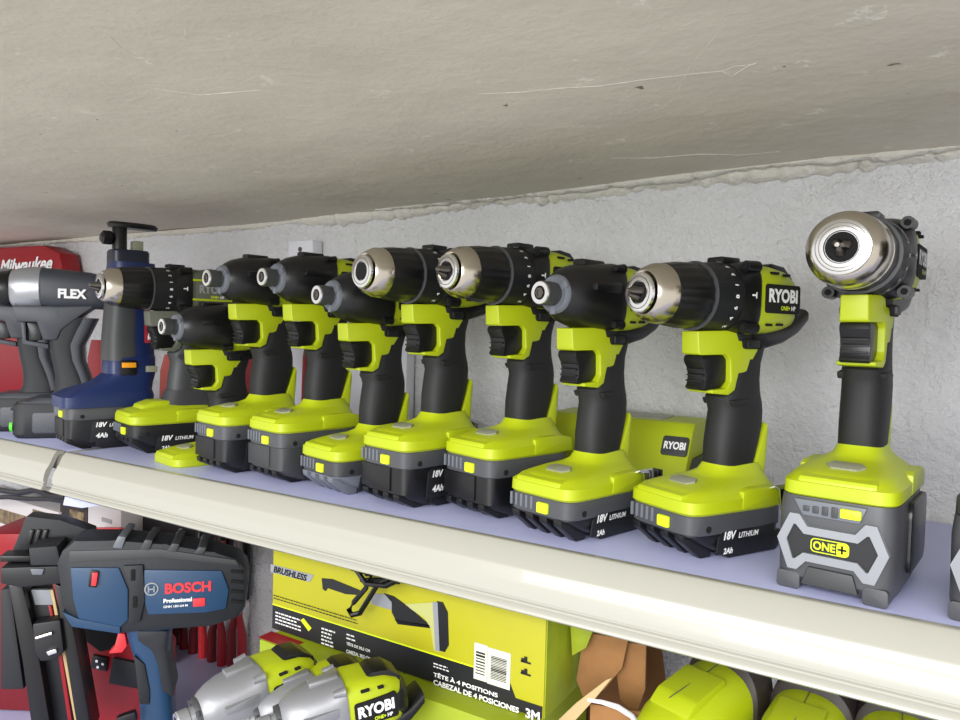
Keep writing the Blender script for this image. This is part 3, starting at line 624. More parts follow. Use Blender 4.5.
b = nb(); loft(b, [(-0.004, 0, 0.28, 0.010, 0.010, 2), (-0.004, 0, 0.318, 0.010, 0.010, 2), (-0.004, 0, 0.322, 0.008, 0.008, 2)], 'z', 20); hk = obj('hook_post', b, BLK, t)
b = nb(); loft(b, [(0.014, 0, 0.3185, 0.034, 0.013, 2.2), (0.014, 0, 0.323, 0.036, 0.015, 2.2), (0.014, 0, 0.3265, 0.032, 0.012, 2.2)], 'z', 32); obj('hook_plate', b, BLK, hk)
b = nb(); lathe(b, [(-0.030, 0.006), (-0.027, 0.0105), (-0.016, 0.0105), (-0.013, 0.006), (0.0, 0.004)], 'x', (0, 0, 0.302), 10, flute=0.12, nfl=5); obj('clamp_knob', b, BLK, hk)

# charcoal impact wrenches
S = Side((-1.135, 0.105, 0), math.radians(50))
t = thing('impact_wrench', 'charcoal impact wrench with silver nose and white lettering, nearer of two at far left', 'impact wrench', S.P, S.yaw)
b = nb(); S.hloft(b, [(44, 268, 307), (58, 269, 309), (75, 271, 309), (92, 273, 309), (104, 276, 310), (112, 281, 308)], 1.0, 3.2); mh = obj('motor_housing', b, FLX, t)
b = nb(); S.hloft(b, [(10, 276, 302), (14, 270, 306), (22, 268, 309), (34, 267, 309), (44, 267, 309), (46, 269, 308)], 1.0, 2.3); nc = obj('nose_case', b, SILV, t, 'silver metal nose case')
b = nb(); S.hloft(b, [(-1, 275, 303), (2, 271, 306), (11, 270, 307), (15, 272, 306)], 1.0, 2.0); ng = obj('nose_guard', b, BLK, t)
b = nb(); S.hloft(b, [(-5, 284, 295), (0, 284, 295)], 1.0, 4); obj('square_drive', b, CHR, ng)
yw = -0.0312
b = nb(); x0, z0 = S(58, 298, yw); x1, z1 = S(87, 285, yw)
text(b, 'FLEX', frame((x0, yw - 0.0008, z0), (1, 0, 0), (0, 0, 1)), width=x1 - x0, height=0.0145, bold=0.05); obj('lettering', b, WHT, mh, smooth=False)
b = nb(); S.prism(b, [(35, 283), (49, 283), (49, 296), (35, 296)], -0.0275, -0.018, 0.002); obj('side_window', b, BLK, mh)
b = nb(); S.prism(b, [(15, 306), (60, 306), (98, 306), (80, 318), (64, 330), (60, 340), (46, 340), (40, 322), (20, 322)], -0.021, 0.021, 0.004, 0); obj('trigger_housing', b, FLX, t)
b = nb(); S.vloft(b, [(318, 48, 92, 0.019), (330, 50, 86, 0.018), (345, 50, 78, 0.018), (360, 53, 80, 0.018), (375, 56, 86, 0.018), (388, 56, 92, 0.0175), (396, 52, 94, 0.018)], 0.018, 3); obj('grip', b, FLXD, t)
b = nb(); S.vloft(b, [(318, 66, 99, 0.0165), (332, 64, 92, 0.0165), (346, 64, 84, 0.0165), (360, 66, 85, 0.0165), (375, 70, 91, 0.016), (394, 70, 97, 0.016)], 0.018, 4); obj('rear_shell', b, FLX, t)
b = nb(); S.prism(b, [(28, 322), (40, 323), (44, 330), (43, 340), (33, 341), (31, 332)], -0.011, 0.011, 0.003, 0); obj('trigger', b, BLK, t)
b = nb(); S.prism(b, [(22, 320), (27, 320), (28, 340), (50, 344), (50, 349), (24, 344)], -0.009, 0.009, 0.002, 0); obj('trigger_guard', b, FLX, t)
b = nb(); S.vloft(b, [(396, 35, 98, 0.034), (400, 22, 100, 0.038), (410, 18, 102, 0.040), (414, 18, 102, 0.040)], 0.03, 5); obj('base_housing', b, FLX, t)
xa = S(17, 412)[0]; xb = S(102, 412)[0]
b = nb(); loft(b, [((xa + xb) / 2, 0, 0.0, (xb - xa) * 0.46, 0.036, 6), ((xa + xb) / 2, 0, 0.006, (xb - xa) * 0.5, 0.040, 6), ((xa + xb) / 2, 0, 0.050, (xb - xa) * 0.5, 0.040, 6), ((xa + xb) / 2, 0, 0.054, (xb - xa) * 0.47, 0.038, 6)], 'z', 36)
bt = obj('battery_pack', b, FLXD, t)
b = nb(); prism(b, rrect(-0.032, 0.030, 0.010, 0.046, 0.006), xa - 0.0015, xa + 0.006, 'yz', 0.001); fp = obj('battery_front', b, FLX, bt)
b = nb(); lathe(b, [(xa - 0.0022, 0.0055), (xa - 0.0022, 0.0075), (xa - 0.0012, 0.0085), (xa + 0.002, 0.0085)], 'x', (0, -0.026, 0.018), 24); obj('green_ring', b, GRN, bt, 'green ring on the battery')
b = nb(); lathe(b, [(xa - 0.0026, 0.0052), (xa, 0.0052)], 'x', (0, -0.026, 0.018), 20); obj('button_centre', b, BLK, bt)
b = nb(); prism(b, rrect(xa + 0.03, xb - 0.01, 0.008, 0.04, 0.005), -0.0415, -0.03, 'xz', 0.001); obj('side_panel', b, FLX, bt)
t2 = dup(t, S.P + Vector((-0.105, 0.004, 0)))
for o in t2.children_recursive:
    if o.name.startswith(('green_ring', 'lettering')): bpy.data.objects.remove(o)
t2['label'] = 'second charcoal impact wrench behind and left of the lettered one, cut by the left edge'

# red Milwaukee case behind
t = thing('tool_case', 'big red case with white script lettering behind the charcoal wrenches', 'case', (-1.81, 0.300, 0))
b = nb(); prism(b, [(-0.33, 0.002), (0.30, 0.002), (0.30, 0.28), (0.285, 0.320), (0.22, 0.338), (-0.33, 0.345)], -0.018, 0.022, 'xz', 0.006); cs = obj('case_shell', b, RED, t)
b = nb(); prism(b, [(0.299, 0.002), (0.312, 0.002), (0.312, 0.274), (0.299, 0.280)], -0.020, 0.010, 'xz', 0.002); obj('edge_trim', b, BLK, t, 'black edge trim')
p = ony(0, 267, 0.281); q = ony(53, 256, 0.281)
printed('Milwaukee', frame((p.x + 1.81, -0.0195, 0.281), (1, 0, 0.02), (0, 0, 1)), WHT, cs, width=(q.x - p.x), height=0.030, bold=0.03, shear=0.35)
def redpack(px0, px1, top, y, lab, mat, mark=None):
    a, c = ony(px0, 400, y), ony(px1, 400, y); zt = ony((px0 + px1) / 2, top, y).z
    t = thing('tool_pack', lab, 'tool', ((a.x + c.x) / 2, y + 0.014, 0)); w_ = (c.x - a.x) / 2
    b = nb(); loft(b, [(0, 0, 0.002, w_, 0.011, 5), (0, 0, zt * 0.2, w_, 0.012, 5), (0, 0, zt * 0.75, w_ * 0.96, 0.012, 4), (0, 0, zt, w_ * 0.7, 0.009, 3)], 'z', 28); s_ = obj('pack_shell', b, mat, t)
    b = nb(); box(b, (0, 0, 0.012), (w_ * 2.06, 0.026, 0.022), 0.002); obj('pack_foot', b, BLK, t)
    if mark: printed(mark, frame((-w_ * 0.3, -0.0125, zt * 0.35), (1, 0, 0), (0, 0, 1)), WHT, s_, name='mark', height=0.016, bold=0.03)
redpack(156, 178, 355, 0.285, 'salmon red plastic tool handle standing behind the loose battery', SALM, '8')
redpack(222, 256, 345, 0.285, 'dark red pack glimpsed between two lime driver handles with white mark', RED, 'M')
redpack(298, 322, 330, 0.285, 'narrow dark red pack beside the white wall box', RED)
redpack(84, 100, 340, 0.285, 'dark red pack behind the rear of the lettered charcoal wrench', RED)

# white wall boxes, black adapter, charger
def wallbox(px0, px1, top, lab, depth, grooves):
    a, c = ony(px0, 380, WALLY - depth), ony(px1, 380, WALLY - depth); zt = ony((px0 + px1) / 2, top, WALLY - depth).z; w_ = c.x - a.x
    t = thing('wall_channel', lab, 'channel', ((a.x + c.x) / 2, WALLY - depth / 2 - 0.004, 0))
    b = nb(); box(b, (0, 0, zt / 2 + 0.0005), (w_, depth, zt - 0.001), 0.002); f = obj('channel_body', b, WPL, t)
    for i in range(grooves):
        b = nb(); box(b, (-w_ / 2 + w_ * (i + 1) / (grooves + 1), -depth / 2, zt / 2), (0.0022, 0.0012, zt * 0.94), 0.0003); obj('groove', b, LGRY, f)
    return t, zt, depth
wallbox(350, 408, 332, 'white plastic cable channel on the wall between two lime drivers', 0.02, 2)
t, zt, d = wallbox(288, 312, 241, 'narrow white wall bracket with one screw rising above the lime drivers', 0.022, 0)
b = nb(); lathe(b, [(-d / 2 - 0.001, 0.004), (-d / 2 + 0.002, 0.004)], 'y', (0, 0, zt - 0.014), 16); obj('screw', b, CHRD, t)
t = thing('power_adapter', 'black plastic adapter lying against the wall behind the open chuck drill', 'adapter', (-0.615, 0.285, 0))
b = nb(); prism(b, [(-0.085, 0.001), (0.09, 0.001), (0.09, 0.055), (0.06, 0.060), (-0.02, 0.045), (-0.085, 0.028)], -0.025, 0.03, 'xz', 0.005); obj('adapter_body', b, BLK, t)
b = nb(); tube(b, [(0.085, 0, 0.02), (0.11, 0.0, 0.016), (0.13, -0.01, 0.006), (0.15, 0.0, 0.004)], 0.003); obj('cord', b, BLK, t)
t = thing('battery_charger', 'lime battery charger against the wall behind the lime drivers', 'charger', (-0.30, 0.262, 0))
b = nb()
prism(b, [(-0.062, 0.001), (-0.062, 0.028), (-0.030, 0.080), (-0.022, 0.088), (0.045, 0.088), (0.050, 0.082), (0.050, 0.001)], -0.075, 0.098, 'yz', 0.004); ch = obj('charger_body', b, LIME, t)
b = nb(); prism(b, [(-0.075, 0.001), (-0.075, 0.016), (-0.040, 0.030), (0.030, 0.030), (0.030, 0.001)], -0.082, 0.128, 'yz', 0.003); obj('charger_base', b, LIME, t)
b = nb(); prism(b, rrect(-0.03, 0.06, -0.015, 0.035, 0.006), 0.0865, 0.0895, 'xy', 0.0008); obj('battery_slot', b, BADGE, t)
sl = math.atan2(0.052, 0.032)
b = nb(); pl = nb(); prism(pl, rrect(-0.014, 0.014, -0.011, 0.011, 0.003), 0, 0.0022, 'xy', 0.0006)
fr = Matrix.Translation((0.082, -0.0405, 0.0640)) @ Matrix.Rotation(sl, 4, 'X'); merge(b, pl, fr); np_ = obj('name_plate', b, DGRY, t)
b = nb(); text(b, 'RYOBI', fr @ Matrix.Translation((-0.0115, -0.0045, 0.0022)), width=0.023, height=0.009, bold=0.04); obj('lettering', b, WHT, np_, smooth=False)
b = nb(); prism(b, [(-0.066, 0.020), (-0.030, 0.052), (0.02, 0.052), (0.02, 0.02)], 0.0965, 0.124, 'yz', 0.002); gp = obj('indicator_panel', b, DGRY, t)
for i in range(4):
    b = nb(); fr = Matrix.Translation((0.1025 + i * 0.005, -0.050, 0.0352)) @ Matrix.Rotation(math.atan2(0.032, 0.036), 4, 'X'); pl = nb(); box(pl, (0, 0, 0.0004), (0.002, 0.018, 0.001)); merge(b, pl, fr); obj('indicator_line', b, LGRY, gp)

# ------------------------------------------------------------------ below the shelf
kw = dict(skin=LIME, case_m=HAMG)
t = thing('product_box', 'flat dark carton under the three grey nosed impact drivers', 'box', (-0.455, -0.085, LOW))
b = nb(); box(b, (0, 0, 0.0415), (0.24, 0.15, 0.083), 0.001); obj('carton', b, BLK2, t)
for x, y, yaw, four, lab, k in ((-0.406, -0.052, -0.60, False, 'lime impact driver with grey nose on the lower shelf, nearest the lime box lettering', 0.86),
                             (-0.490, -0.074, -0.34, False, 'leftmost lime and grey impact driver on the lower shelf, beside the blue nailer', 0.86),
                             (-0.449, -0.046, -0.46, False, 'partly hidden grey nosed impact driver between its two lower shelf neighbours', 0.82)):
    t = tool('impact', x, y, yaw, four, lab, z=LOW, **kw)
    t.scale = (k,) * 3; t.rotation_euler = (math.radians(7), 0, yaw); t.location.z = -0.331

# lime product box on a second box
BX0, BX1, BZ0, BZ1, BY = -0.613, -0.271, -0.162, -0.034, 0.03
t = thing('product_box', 'worn yellow lime carton with a printed tool picture and black lower band', 'box', ((BX0 + BX1) / 2, BY, BZ0))
W, Hh = (BX1 - BX0), BZ1 - BZ0
b = nb(); box(b, (0, 0.075, Hh / 2), (W, 0.15, Hh), 0.0015); cb = obj('carton', b, BOXY, t)
b = nb(); box(b, (W / 2 + 0.0006, 0.075, Hh / 2), (0.0012, 0.148, Hh * 0.98), 0.0003); obj('carton_side', b, BOXS, t, 'scuffed darker lime side panel')
def bl(px, py): q = ony(px, py, BY); return (q.x - (BX0 + BX1) / 2, q.z - BZ0)
def bprism(L, mat, name, th=0.0006, par=cb, raw=False): 
    b = nb(); prism(b, L if raw else [bl(*p) for p in L], -th, 0.0004, 'xz'); return obj(name, b, mat, par, smooth=False)
band = bprism([(-W / 2 + 0.001, 0.001), (W / 2 - 0.001, 0.001), (W / 2 - 0.001, 0.012), (W / 2 - 0.028, 0.012), (W / 2 - 0.036, 0.028), (-W / 2 + 0.001, 0.028)], BLK2, 'black_band', 0.0005, raw=True)
bprism([(-W / 2 + 0.001, 0.028), (W / 2 - 0.037, 0.028), (W / 2 - 0.037, 0.0292), (-W / 2 + 0.001, 0.0292)], LIMED, 'band_edge', 0.0006, raw=True)
bd = bprism([(271, 564), (314, 575), (310, 582), (271, 572)], LGRY, 'badge_strip')
X, Z = bl(273, 571)
def btext(s_, px, py, w_, h_, mat=WHT, par=band, bold=0.03, **k):
    x, z = bl(px, py); printed(s_, frame((x, -0.0008, z), (1, 0, 0), (0, 0, 1)), mat, par, width=w_, height=h_, bold=bold, **k)
btext('BRUSHLESS', 274, 572, 0.052, 0.0075, HOLE, bd, shear=0.25)
btext('TÊTE À 4 POSITIONS', 434, 676, 0.072, 0.0052)
btext('CABEZAL DE 4 POSICIONES', 434, 684, 0.094, 0.0052)
btext('3M', 526, 717, 0.014, 0.009)
def lines(px, py, n, w_, dz, mat, par, th=0.0014, jit=0.3):
    x, z = bl(px, py); b = nb()
    for i in range(n):
        k = 0; 
        L = w_ * (1 - jit * random.random()); u = 0
        while u < L:
            d = random.uniform(0.002, 0.006); d = min(d, L - u); box(b, (x + u + d / 2, -0.0007, z - i * dz), (d, 0.0003, th)); u += d + 0.0012
    obj('fine_print', b, mat, par, smooth=False)
lines(274, 595, 2, 0.125, 0.0032, BLK, cb, 0.001, 0.05)
lines(276, 612, 4, 0.040, 0.0038, WHT, band)
lines(322, 628, 5, 0.020, 0.0040, WHT, band, 0.0016)
lines(347, 634, 2, 0.013, 0.0040, WHT, band)
lines(434, 663, 2, 0.022, 0.0030, WHT, band, 0.001)
btext('TÊTE DE 30,5 CM', 347, 645, 0.032, 0.0045)
btext('CABEZAL 30,5 CM', 347, 653, 0.032, 0.0045)
bprism([(301, 620), (304, 618), (312, 628), (309, 631)], LIMP, 'picture_spot', 0.0008, band)
# printed picture of a long hedge trimmer style tool
bprism([(322, 578), (333, 579), (360, 590), (360, 595), (346, 594), (328, 588), (326, 591), (323, 589)], BLK2, 'printed_tool')
bprism([(370, 593), (385, 594), (392, 601), (392, 610), (372, 604)], LGRY, 'printed_tool')
bprism([(384, 593), (394, 596), (408, 606), (427, 622), (430, 626), (396, 620), (392, 612), (392, 602)], BLK2, 'printed_tool')
bprism([(395, 619), (404, 621), (430, 625), (430, 628), (398, 624)], BLK, 'printed_tool')
bprism([(404, 604), (436, 602), (440, 652), (434, 650), (431, 628), (425, 618)], M('printed_tan', (176, 178, 110), 0.5), 'printed_tool')
bprism([(437, 601), (443, 602), (448, 612), (449, 645), (445, 652), (439, 650)], BLK2, 'printed_tool')
bprism([(433, 602), (438, 602), (440, 651), (436, 650)], LGRY, 'printed_tool', 0.0009)
# barcode stickers
for (x0, y0, x1, y1, n) in ((475, 642, 487, 682, 8), (488.5, 647, 510, 690, 15)):
    a = bl(x0, y0); c = bl(x1, y1)
    st = bprism([(a[0], c[1]), (c[0], c[1]), (c[0], a[1]), (a[0], a[1])], M('sticker_paper', (214, 214, 196), 0.6), 'barcode_sticker', 0.0009, raw=True)
    b = nb(); hh = (a[1] - c[1])
    for i in range(n):
        z = c[1] + hh * (0.18 + 0.66 * i / n); box(b, ((a[0] + c[0]) / 2, -0.0011, z), ((c[0] - a[0]) * 0.7, 0.0003, hh * 0.66 / n * random.uniform(0.3, 0.75)))
    obj('barcode', b, BLK, st, smooth=False)
for (px, py) in ((526, 662), (526, 674)):
    x, z = bl(px, py); b = nb(); box(b, (x, -0.0007, z), (0.010, 0.0003, 0.0016)); box(b, (x, -0.0007, z + 0.003), (0.003, 0.0003, 0.004)); box(b, (x - 0.003, -0.0007, z + 0.0015), (0.003, 0.0003, 0.003)); obj('care_icon', b, BLK, cb, smooth=False)
# lower box
t = thing('product_box', 'lime carton with a red patch lying under the worn yellow carton', 'box', (-0.40, 0.012, LOW))
h2 = BZ0 - LOW - 0.0015
b = nb(); box(b, (-0.045, 0.073, h2 / 2), (0.32, 0.16, h2), 0.0015); cb2 = obj('carton', b, M('carton_lime', (150, 166, 24), 0.5, var=0.08), t)
b = nb(); box(b, (-0.185, 0.005, h2 + 0.0003), (0.05, 0.0195, 0.0004)); obj('red_patch', b, RED, cb2)
b = nb(); box(b, (-0.045, -0.0074, h2 * 0.86), (0.33, 0.0006, 0.018)); obj('black_stripe', b, BLK2, cb2)
# black cable loop hanging before the box
b = nb()
L = [(352, 568), (372, 574), (366, 588), (354, 602), (349, 610), (352, 615), (360, 613), (368, 600), (378, 584), (392, 578), (402, 578)]
tube(b, [ony(x, y, 0.008 if i % 2 else 0.012) for i, (x, y) in enumerate(L)], 0.0028, 8)
tube(b, [ony(x, y, 0.016) for x, y in [(358, 566), (362, 580), (378, 580), (398, 582), (388, 572), (366, 574)]], 0.0026, 8)
tube(b, [ony(x, y, 0.006) for x, y in [(350, 560), (366, 584), (386, 586), (410, 574)]], 0.0026, 8)
obj('cable', b, BLK, None, 'looped black cable hanging under the shelf before the yellow carton', 'cable')

# torn open brown carton right of the yellow box
t = thing('cardboard_box', 'torn open brown carton beside the yellow carton under the shelf', 'box', (-0.20, 0.06, LOW))
hz = -LOW
def flap(L, y, mat, name, th=0.003, tilt=0.0, lab=None):
    b = nb(); P = []
    for (x, yy) in L: q = ony(x, yy, y); P.append((q.x + 0.20, max(q.z - LOW, 0.001)))
    prism(b, P, y - 0.06, y - 0.06 + th, 'xz', 0.0006)
    return obj(name, b, mat, t, lab)
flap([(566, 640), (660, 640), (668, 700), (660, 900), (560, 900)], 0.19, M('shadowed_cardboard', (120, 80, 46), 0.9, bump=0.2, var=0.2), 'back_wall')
flap([(584, 632), (628, 640), (622, 668), (604, 690), (584, 700), (576, 680)], 0.09, CARD, 'torn_flap')
flap([(624, 642), (646, 645), (645, 690), (636, 714), (620, 700), (616, 672)], 0.10, CARD, 'torn_flap')
flap([(570, 622), (594, 628), (586, 648), (572, 656)], 0.075, BOXS, 'lime_flap', lab='lime printed flap')
flap([(556, 722), (576, 703), (606, 680), (612, 678), (594, 700), (572, 724)], 0.05, CARDL, 'folded_flap')
flap([(590, 704), (640, 712), (640, 900), (588, 900)], 0.06, CARD, 'front_flap')
b = nb(); tube(b, [ony(x, y, 0.05) - Vector((-0.20, 0.06, LOW)) for x, y in [(588, 700), (602, 702), (618, 707), (632, 716), (642, 730)]], [0.0015, 0.002, 0.0025, 0.0025, 0.002], 8); obj('white_strip', b, WPL, t)

# lime tools at the lower right
def lime_tool(x, y, ztop, yaw, lab, sc_=1.0, yb=0.0):
    t = thing('cordless_saw', lab, 'power tool', (x, y, LOW), yaw)
    zc = (ztop - LOW) / sc_ - 0.040; t.scale = (sc_,) * 3
    b = nb(); loft(b, [(0, -0.115, zc - 0.030, 0.020, 0.016, 2.4), (0, -0.105, zc - 0.026, 0.030, 0.026, 2.4), (0, -0.070, zc - 0.014, 0.0375, 0.036, 2.6), (0, -0.02, zc - 0.004, 0.040, 0.0395, 2.6), (0, 0.018, zc, 0.0405, 0.0400, 2.4)], 'y', 44)
    m_ = obj('motor_housing', b, LIME, t)
    b = nb(); prism(b, [(-0.078, zc + 0.018), (-0.062, zc + 0.030), (-0.010, zc + 0.040), (-0.008, zc + 0.030), (-0.05, zc + 0.0)], -0.024, 0.024, 'yz', 0.004); obj('top_ridge', b, LIME, m_)
    b = nb(); box(b, (0, -0.03, zc + 0.0352), (0.0007, 0.09, 0.0008), 0, Matrix.Rotation(math.radians(7), 3, 'X')); obj('seam_line', b, OLV, m_)
    b = nb(); loft(b, [(0, 0.016, zc, 0.0395, 0.0390, 2.4), (0, 0.020, zc + 0.004, 0.0435, 0.0470, 2.4), (0, 0.050, zc + 0.010, 0.0435, 0.0520, 2.4), (0, 0.062, zc + 0.002, 0.038, 0.038, 2.4)], 'y', 44)
    obj('rear_housing', b, M('brown_black_plastic', (52, 44, 42), 0.55), t)
    b = nb(); loft(b, [(0, -0.02, 0.045, 0.019, 0.030, 3), (0, -0.01, zc * 0.5, 0.018, 0.026, 3), (0, -0.01, zc - 0.02, 0.020, 0.034, 3)], 'z', 28); obj('grip', b, RUB, t)
    b = nb(); loft(b, [(0, -0.02, 0.0, 0.036, 0.052, 6), (0, -0.02, 0.040, 0.038, 0.056, 6), (0, -0.02, 0.052, 0.030, 0.046, 5)], 'z', 32); obj('battery_pack', b, GRY, t)
lime_tool(-0.137, 0.070, -0.094, -0.34, 'lime motor housing of a tool with dark rear, left of three at lower right', 0.77)
lime_tool(-0.065, 0.074, -0.100, -0.12, 'lime dome topped tool with dark rear, middle of three at lower right', 0.74)
lime_tool(0.000, 0.074, -0.098, 0.0, 'small visible lime tool, rightmost of three at lower right', 0.74)

# ------------------------------------------------------------------ blue nailer, lower left
P0 = atd(150, 600, 0.93)
S = Side((P0.x, P0.y, LOW), math.radians(47))
zz = lambda L, off=0: [(x, z) for x, z in [(a, b_ ) for a, b_ in S.pts(L, off)]]
t = thing('nail_gun', 'blue and black cordless nailer with red lettering under the left end of the shelf', 'nail gun', S.P, S.yaw)
def sp(L, lo, hi, mat, name, par=None, bev=0.002, lab=None, off=None):
    b = nb(); prism(b, S.pts(L, lo if off is None else off), lo, hi, 'xz', bev); return obj(name, b, mat, par or t, lab)
# Side.pts gives heights above the shelf the root stands on
NB = M('nailer_black_rubber', (26, 29, 35), 0.55, bump=0.1)
bd = sp([(58, 560), (64, 548), (76, 537), (118, 537), (167, 541), (215, 549), (238, 556), (247, 566), (249, 580), (246, 604), (240, 615), (212, 624), (153, 628), (120, 631), (72, 622), (64, 600)], -0.032, 0.024, NB, 'motor_housing', bev=0.012, off=-0.02)
sp([(70, 568), (119, 568), (128, 590), (128, 620), (120, 628), (78, 619), (73, 600)], -0.0345, -0.02, BSB, 'blue_panel', bd, 0.002)
sp([(144, 570), (222, 571), (229, 590), (226, 609), (205, 613), (148, 615), (143, 598)], -0.0345, -0.02, BSB, 'blue_panel', bd, 0.002)
sp([(62, 612), (78, 619), (120, 627), (120, 634), (72, 627)], -0.0350, -0.02, BSB, 'blue_panel', bd, 0.001)
sp([(123, 566), (143, 565), (145, 600), (140, 622), (128, 624), (129, 590)], -0.0360, -0.02, NB, 'centre_band', bd, 0.002)
for (x, y) in ((133, 575), (135, 602)):
    b = nb(); c = S(x, y, -0.036); box(b, (c[0], -0.0362, c[1]), (0.005, 0.002, 0.014), 0.0008); obj('slot', b, HOLE, bd)
sp([(69, 551), (160, 549), (236, 560), (240, 566), (160, 558), (69, 563)], -0.0335, -0.01, DGRY, 'top_rail', bd, 0.002)
for i in range(4):
    x = 112 + i * 27; sp([(x, 548 + i * 2.0), (x + 10, 549 + i * 2), (x + 14, 537 + i * 3.6), (x + 6, 536 + i * 3.6)], -0.034, 0.03, DGRY if i else MGRY, 'top_rib', bd, 0.002)
for i in range(4): sp([(231, 570 + i * 10), (243, 571 + i * 10), (242, 574 + i * 10), (230, 573 + i * 10)], -0.0345, -0.03, HOLE, 'vent_slot', bd, 0.0004)
rs = sp([(90, 570), (99, 571), (96, 588), (88, 587)], -0.0365, -0.03, BLK, 'slider_recess', bd, 0.001)
sp([(92, 573), (98, 573), (96, 586), (91, 586)], -0.0395, -0.034, REDB, 'slider', rs, 0.001, 'red slider')
yq = -0.0348
c = S(151.4, 589, yq)
b = nb(); lathe(b, [(yq - 0.0006, 0.0082), (yq + 0.001, 0.0082)], 'y', (c[0], 0, c[1]), 32); em = obj('emblem', b, WHT2, bd, 'round grey emblem')
b = nb(); lathe(b, [(yq - 0.0009, 0.0066), (yq, 0.0066)], 'y', (c[0], 0, c[1]), 32); obj('emblem_field', b, BSB, em)
b = nb()
for dx in (-0.0032, 0.0032): box(b, (c[0] + dx, yq - 0.0012, c[1]), (0.0014, 0.0004, 0.008))
box(b, (c[0], yq - 0.0012, c[1]), (0.0064, 0.0004, 0.0016)); obj('emblem_anchor', b, WHT2, em, smooth=False)
a = S(165, 594, yq); c = S(211, 588, yq)
printed('BOSCH', frame((a[0], yq - 0.0005, a[1]), (1, 0, 0), (0, 0, 1)), REDB, bd, width=c[0] - a[0], height=0.0135, bold=0.04)
a = S(163.5, 603, yq); c = S(192, 603, yq)
printed('Professional', frame((a[0], yq - 0.0005, a[1]), (1, 0, 0), (0, 0, 1)), WHT, bd, width=c[0] - a[0], height=0.0055, bold=0.04)
a = S(163.5, 608, yq)
printed('GNH 18V-64 M', frame((a[0], yq - 0.0005, a[1]), (1, 0, 0), (0, 0, 1)), WHT, bd, width=(c[0] - a[0]) * 0.85, height=0.0032, bold=0.02)
sp([(193, 599), (205, 598), (205, 606), (193, 607)], yq - 0.001, yq + 0.002, REDB, 'red_tag', bd, 0.0003)
# grip with blue core and rubber back, trigger, foot
def vl(st, mat, name, w_, n=3.2, par=None, yc=0.0):
    b = nb(); S.vloft(b, st, w_, n, 28, yc); return obj(name, b, mat, par or t)
g = vl([(618, 126, 178, 0.022), (632, 128, 172, 0.021), (650, 134, 170, 0.019), (670, 138, 171, 0.019), (695, 140, 174, 0.019), (715, 141, 176, 0.020), (735, 138, 180, 0.022)], BSB, 'grip', 0.02)
sp([(138, 630), (168, 630), (166, 645), (169, 665), (174, 690), (173, 697), (162, 690), (158, 665), (152, 650), (138, 640)], -0.0235, 0.0235, NB, 'grip_rubber', g, 0.003, off=-0.02)
sp([(134, 655), (145, 664), (150, 690), (150, 705), (139, 704), (136, 675)], -0.0215, 0.0215, FLXD, 'front_rubber', g, 0.003, off=-0.02)
sp([(118, 633), (125, 634), (127, 646), (122, 653), (108, 654), (114, 648)], -0.010, 0.010, REDB, 'trigger', None, 0.002, 'red trigger')
b = nb(); x0, z0 = S(150, 730); loft(b, [(x0, 0, 0.0, 0.055, 0.036, 6), (x0, 0, 0.035, 0.058, 0.038, 6), (x0, 0, max(0.05, z0 - 0.005), 0.040, 0.030, 4), (x0, 0, z0 + 0.004, 0.026, 0.020, 4)], 'z', 32); obj('foot_housing', b, BSB, t)
b = nb(); c = S(128, 716, -0.03); box(b, (c[0], -0.034, c[1]), (0.022, 0.010, 0.012), 0.002, Matrix.Rotation(-0.25, 3, 'Y')); obj('foot_switch', b, BLK, t)
# nose and magazine
sp([(28, 548), (57, 546), (60, 560), (58, 566), (30, 566)], -0.03, 0.03, FLXD, 'nose_block', None, 0.003)
sp([(0, 556), (30, 556), (30, 562), (0, 562)], -0.012, 0.012, BLK, 'nose_bar', None, 0.001)
sp([(0, 568), (58, 566), (62, 584), (20, 588), (0, 584)], -0.026, 0.026, BLK2, 'nose_block', None, 0.003)
sp([(30, 569), (44, 569), (42, 575), (32, 575)], -0.029, -0.02, MGRY, 'nose_screw', None, 0.001)
mg = sp([(8, 585), (22, 585), (36, 640), (50, 725), (50, 745), (34, 745), (22, 660)], -0.024, 0.024, BLK, 'magazine', None, 0.002)
sp([(22, 590), (46, 590), (60, 640), (76, 735), (48, 740), (36, 655)], -0.006, 0.020, BLK2, 'magazine_channel', mg, 0.001)
sp([(55, 584), (65, 588), (76, 645), (92, 735), (78, 735), (66, 660)], -0.022, 0.022, BLK, 'magazine_rail', mg, 0.002)
sp([(31, 590), (50, 590), (54, 605), (35, 605)], -0.010, -0.004, LGRY, 'steel_label', mg, 0.0005, 'pale steel plate')
sp([(50, 590), (53, 590), (63, 640), (80, 735), (77, 735), (60, 642)], -0.010, -0.004, CARDL, 'pale_strip', mg, 0.0005, 'pale strip along the magazine')
sp([(48, 605), (51, 606), (61, 650), (74, 735), (70, 735), (58, 655)], -0.009, -0.003, RED, 'red_strip', mg, 0.0005)
lt = sp([(32, 624), (60, 620), (64, 652), (56, 660), (40, 662), (34, 650)], -0.030, -0.008, BLK2, 'latch', mg, 0.003)
b = nb(); x0, z0 = S(36, 638, -0.033); x1, z1 = S(52, 633, -0.033); tube(b, [(x0, -0.033, z0), (x1, -0.033, z1)], 0.0022, 8); obj('latch_pin', b, CHR, lt)
sp([(46, 652), (56, 649), (57, 653), (48, 656)], -0.034, -0.029, STL, 'latch_tip', lt, 0.001)
sp([(0, 590), (10, 588), (24, 690), (0, 690)], -0.020, 0.020, FLXD, 'depth_guide', None, 0.003)
sp([(26, 516), (60, 520), (92, 531), (92, 543), (70, 545), (36, 541), (20, 560), (8, 560), (18, 536)], 0.012, 0.040, FLXD, 'belt_hook', None, 0.003)
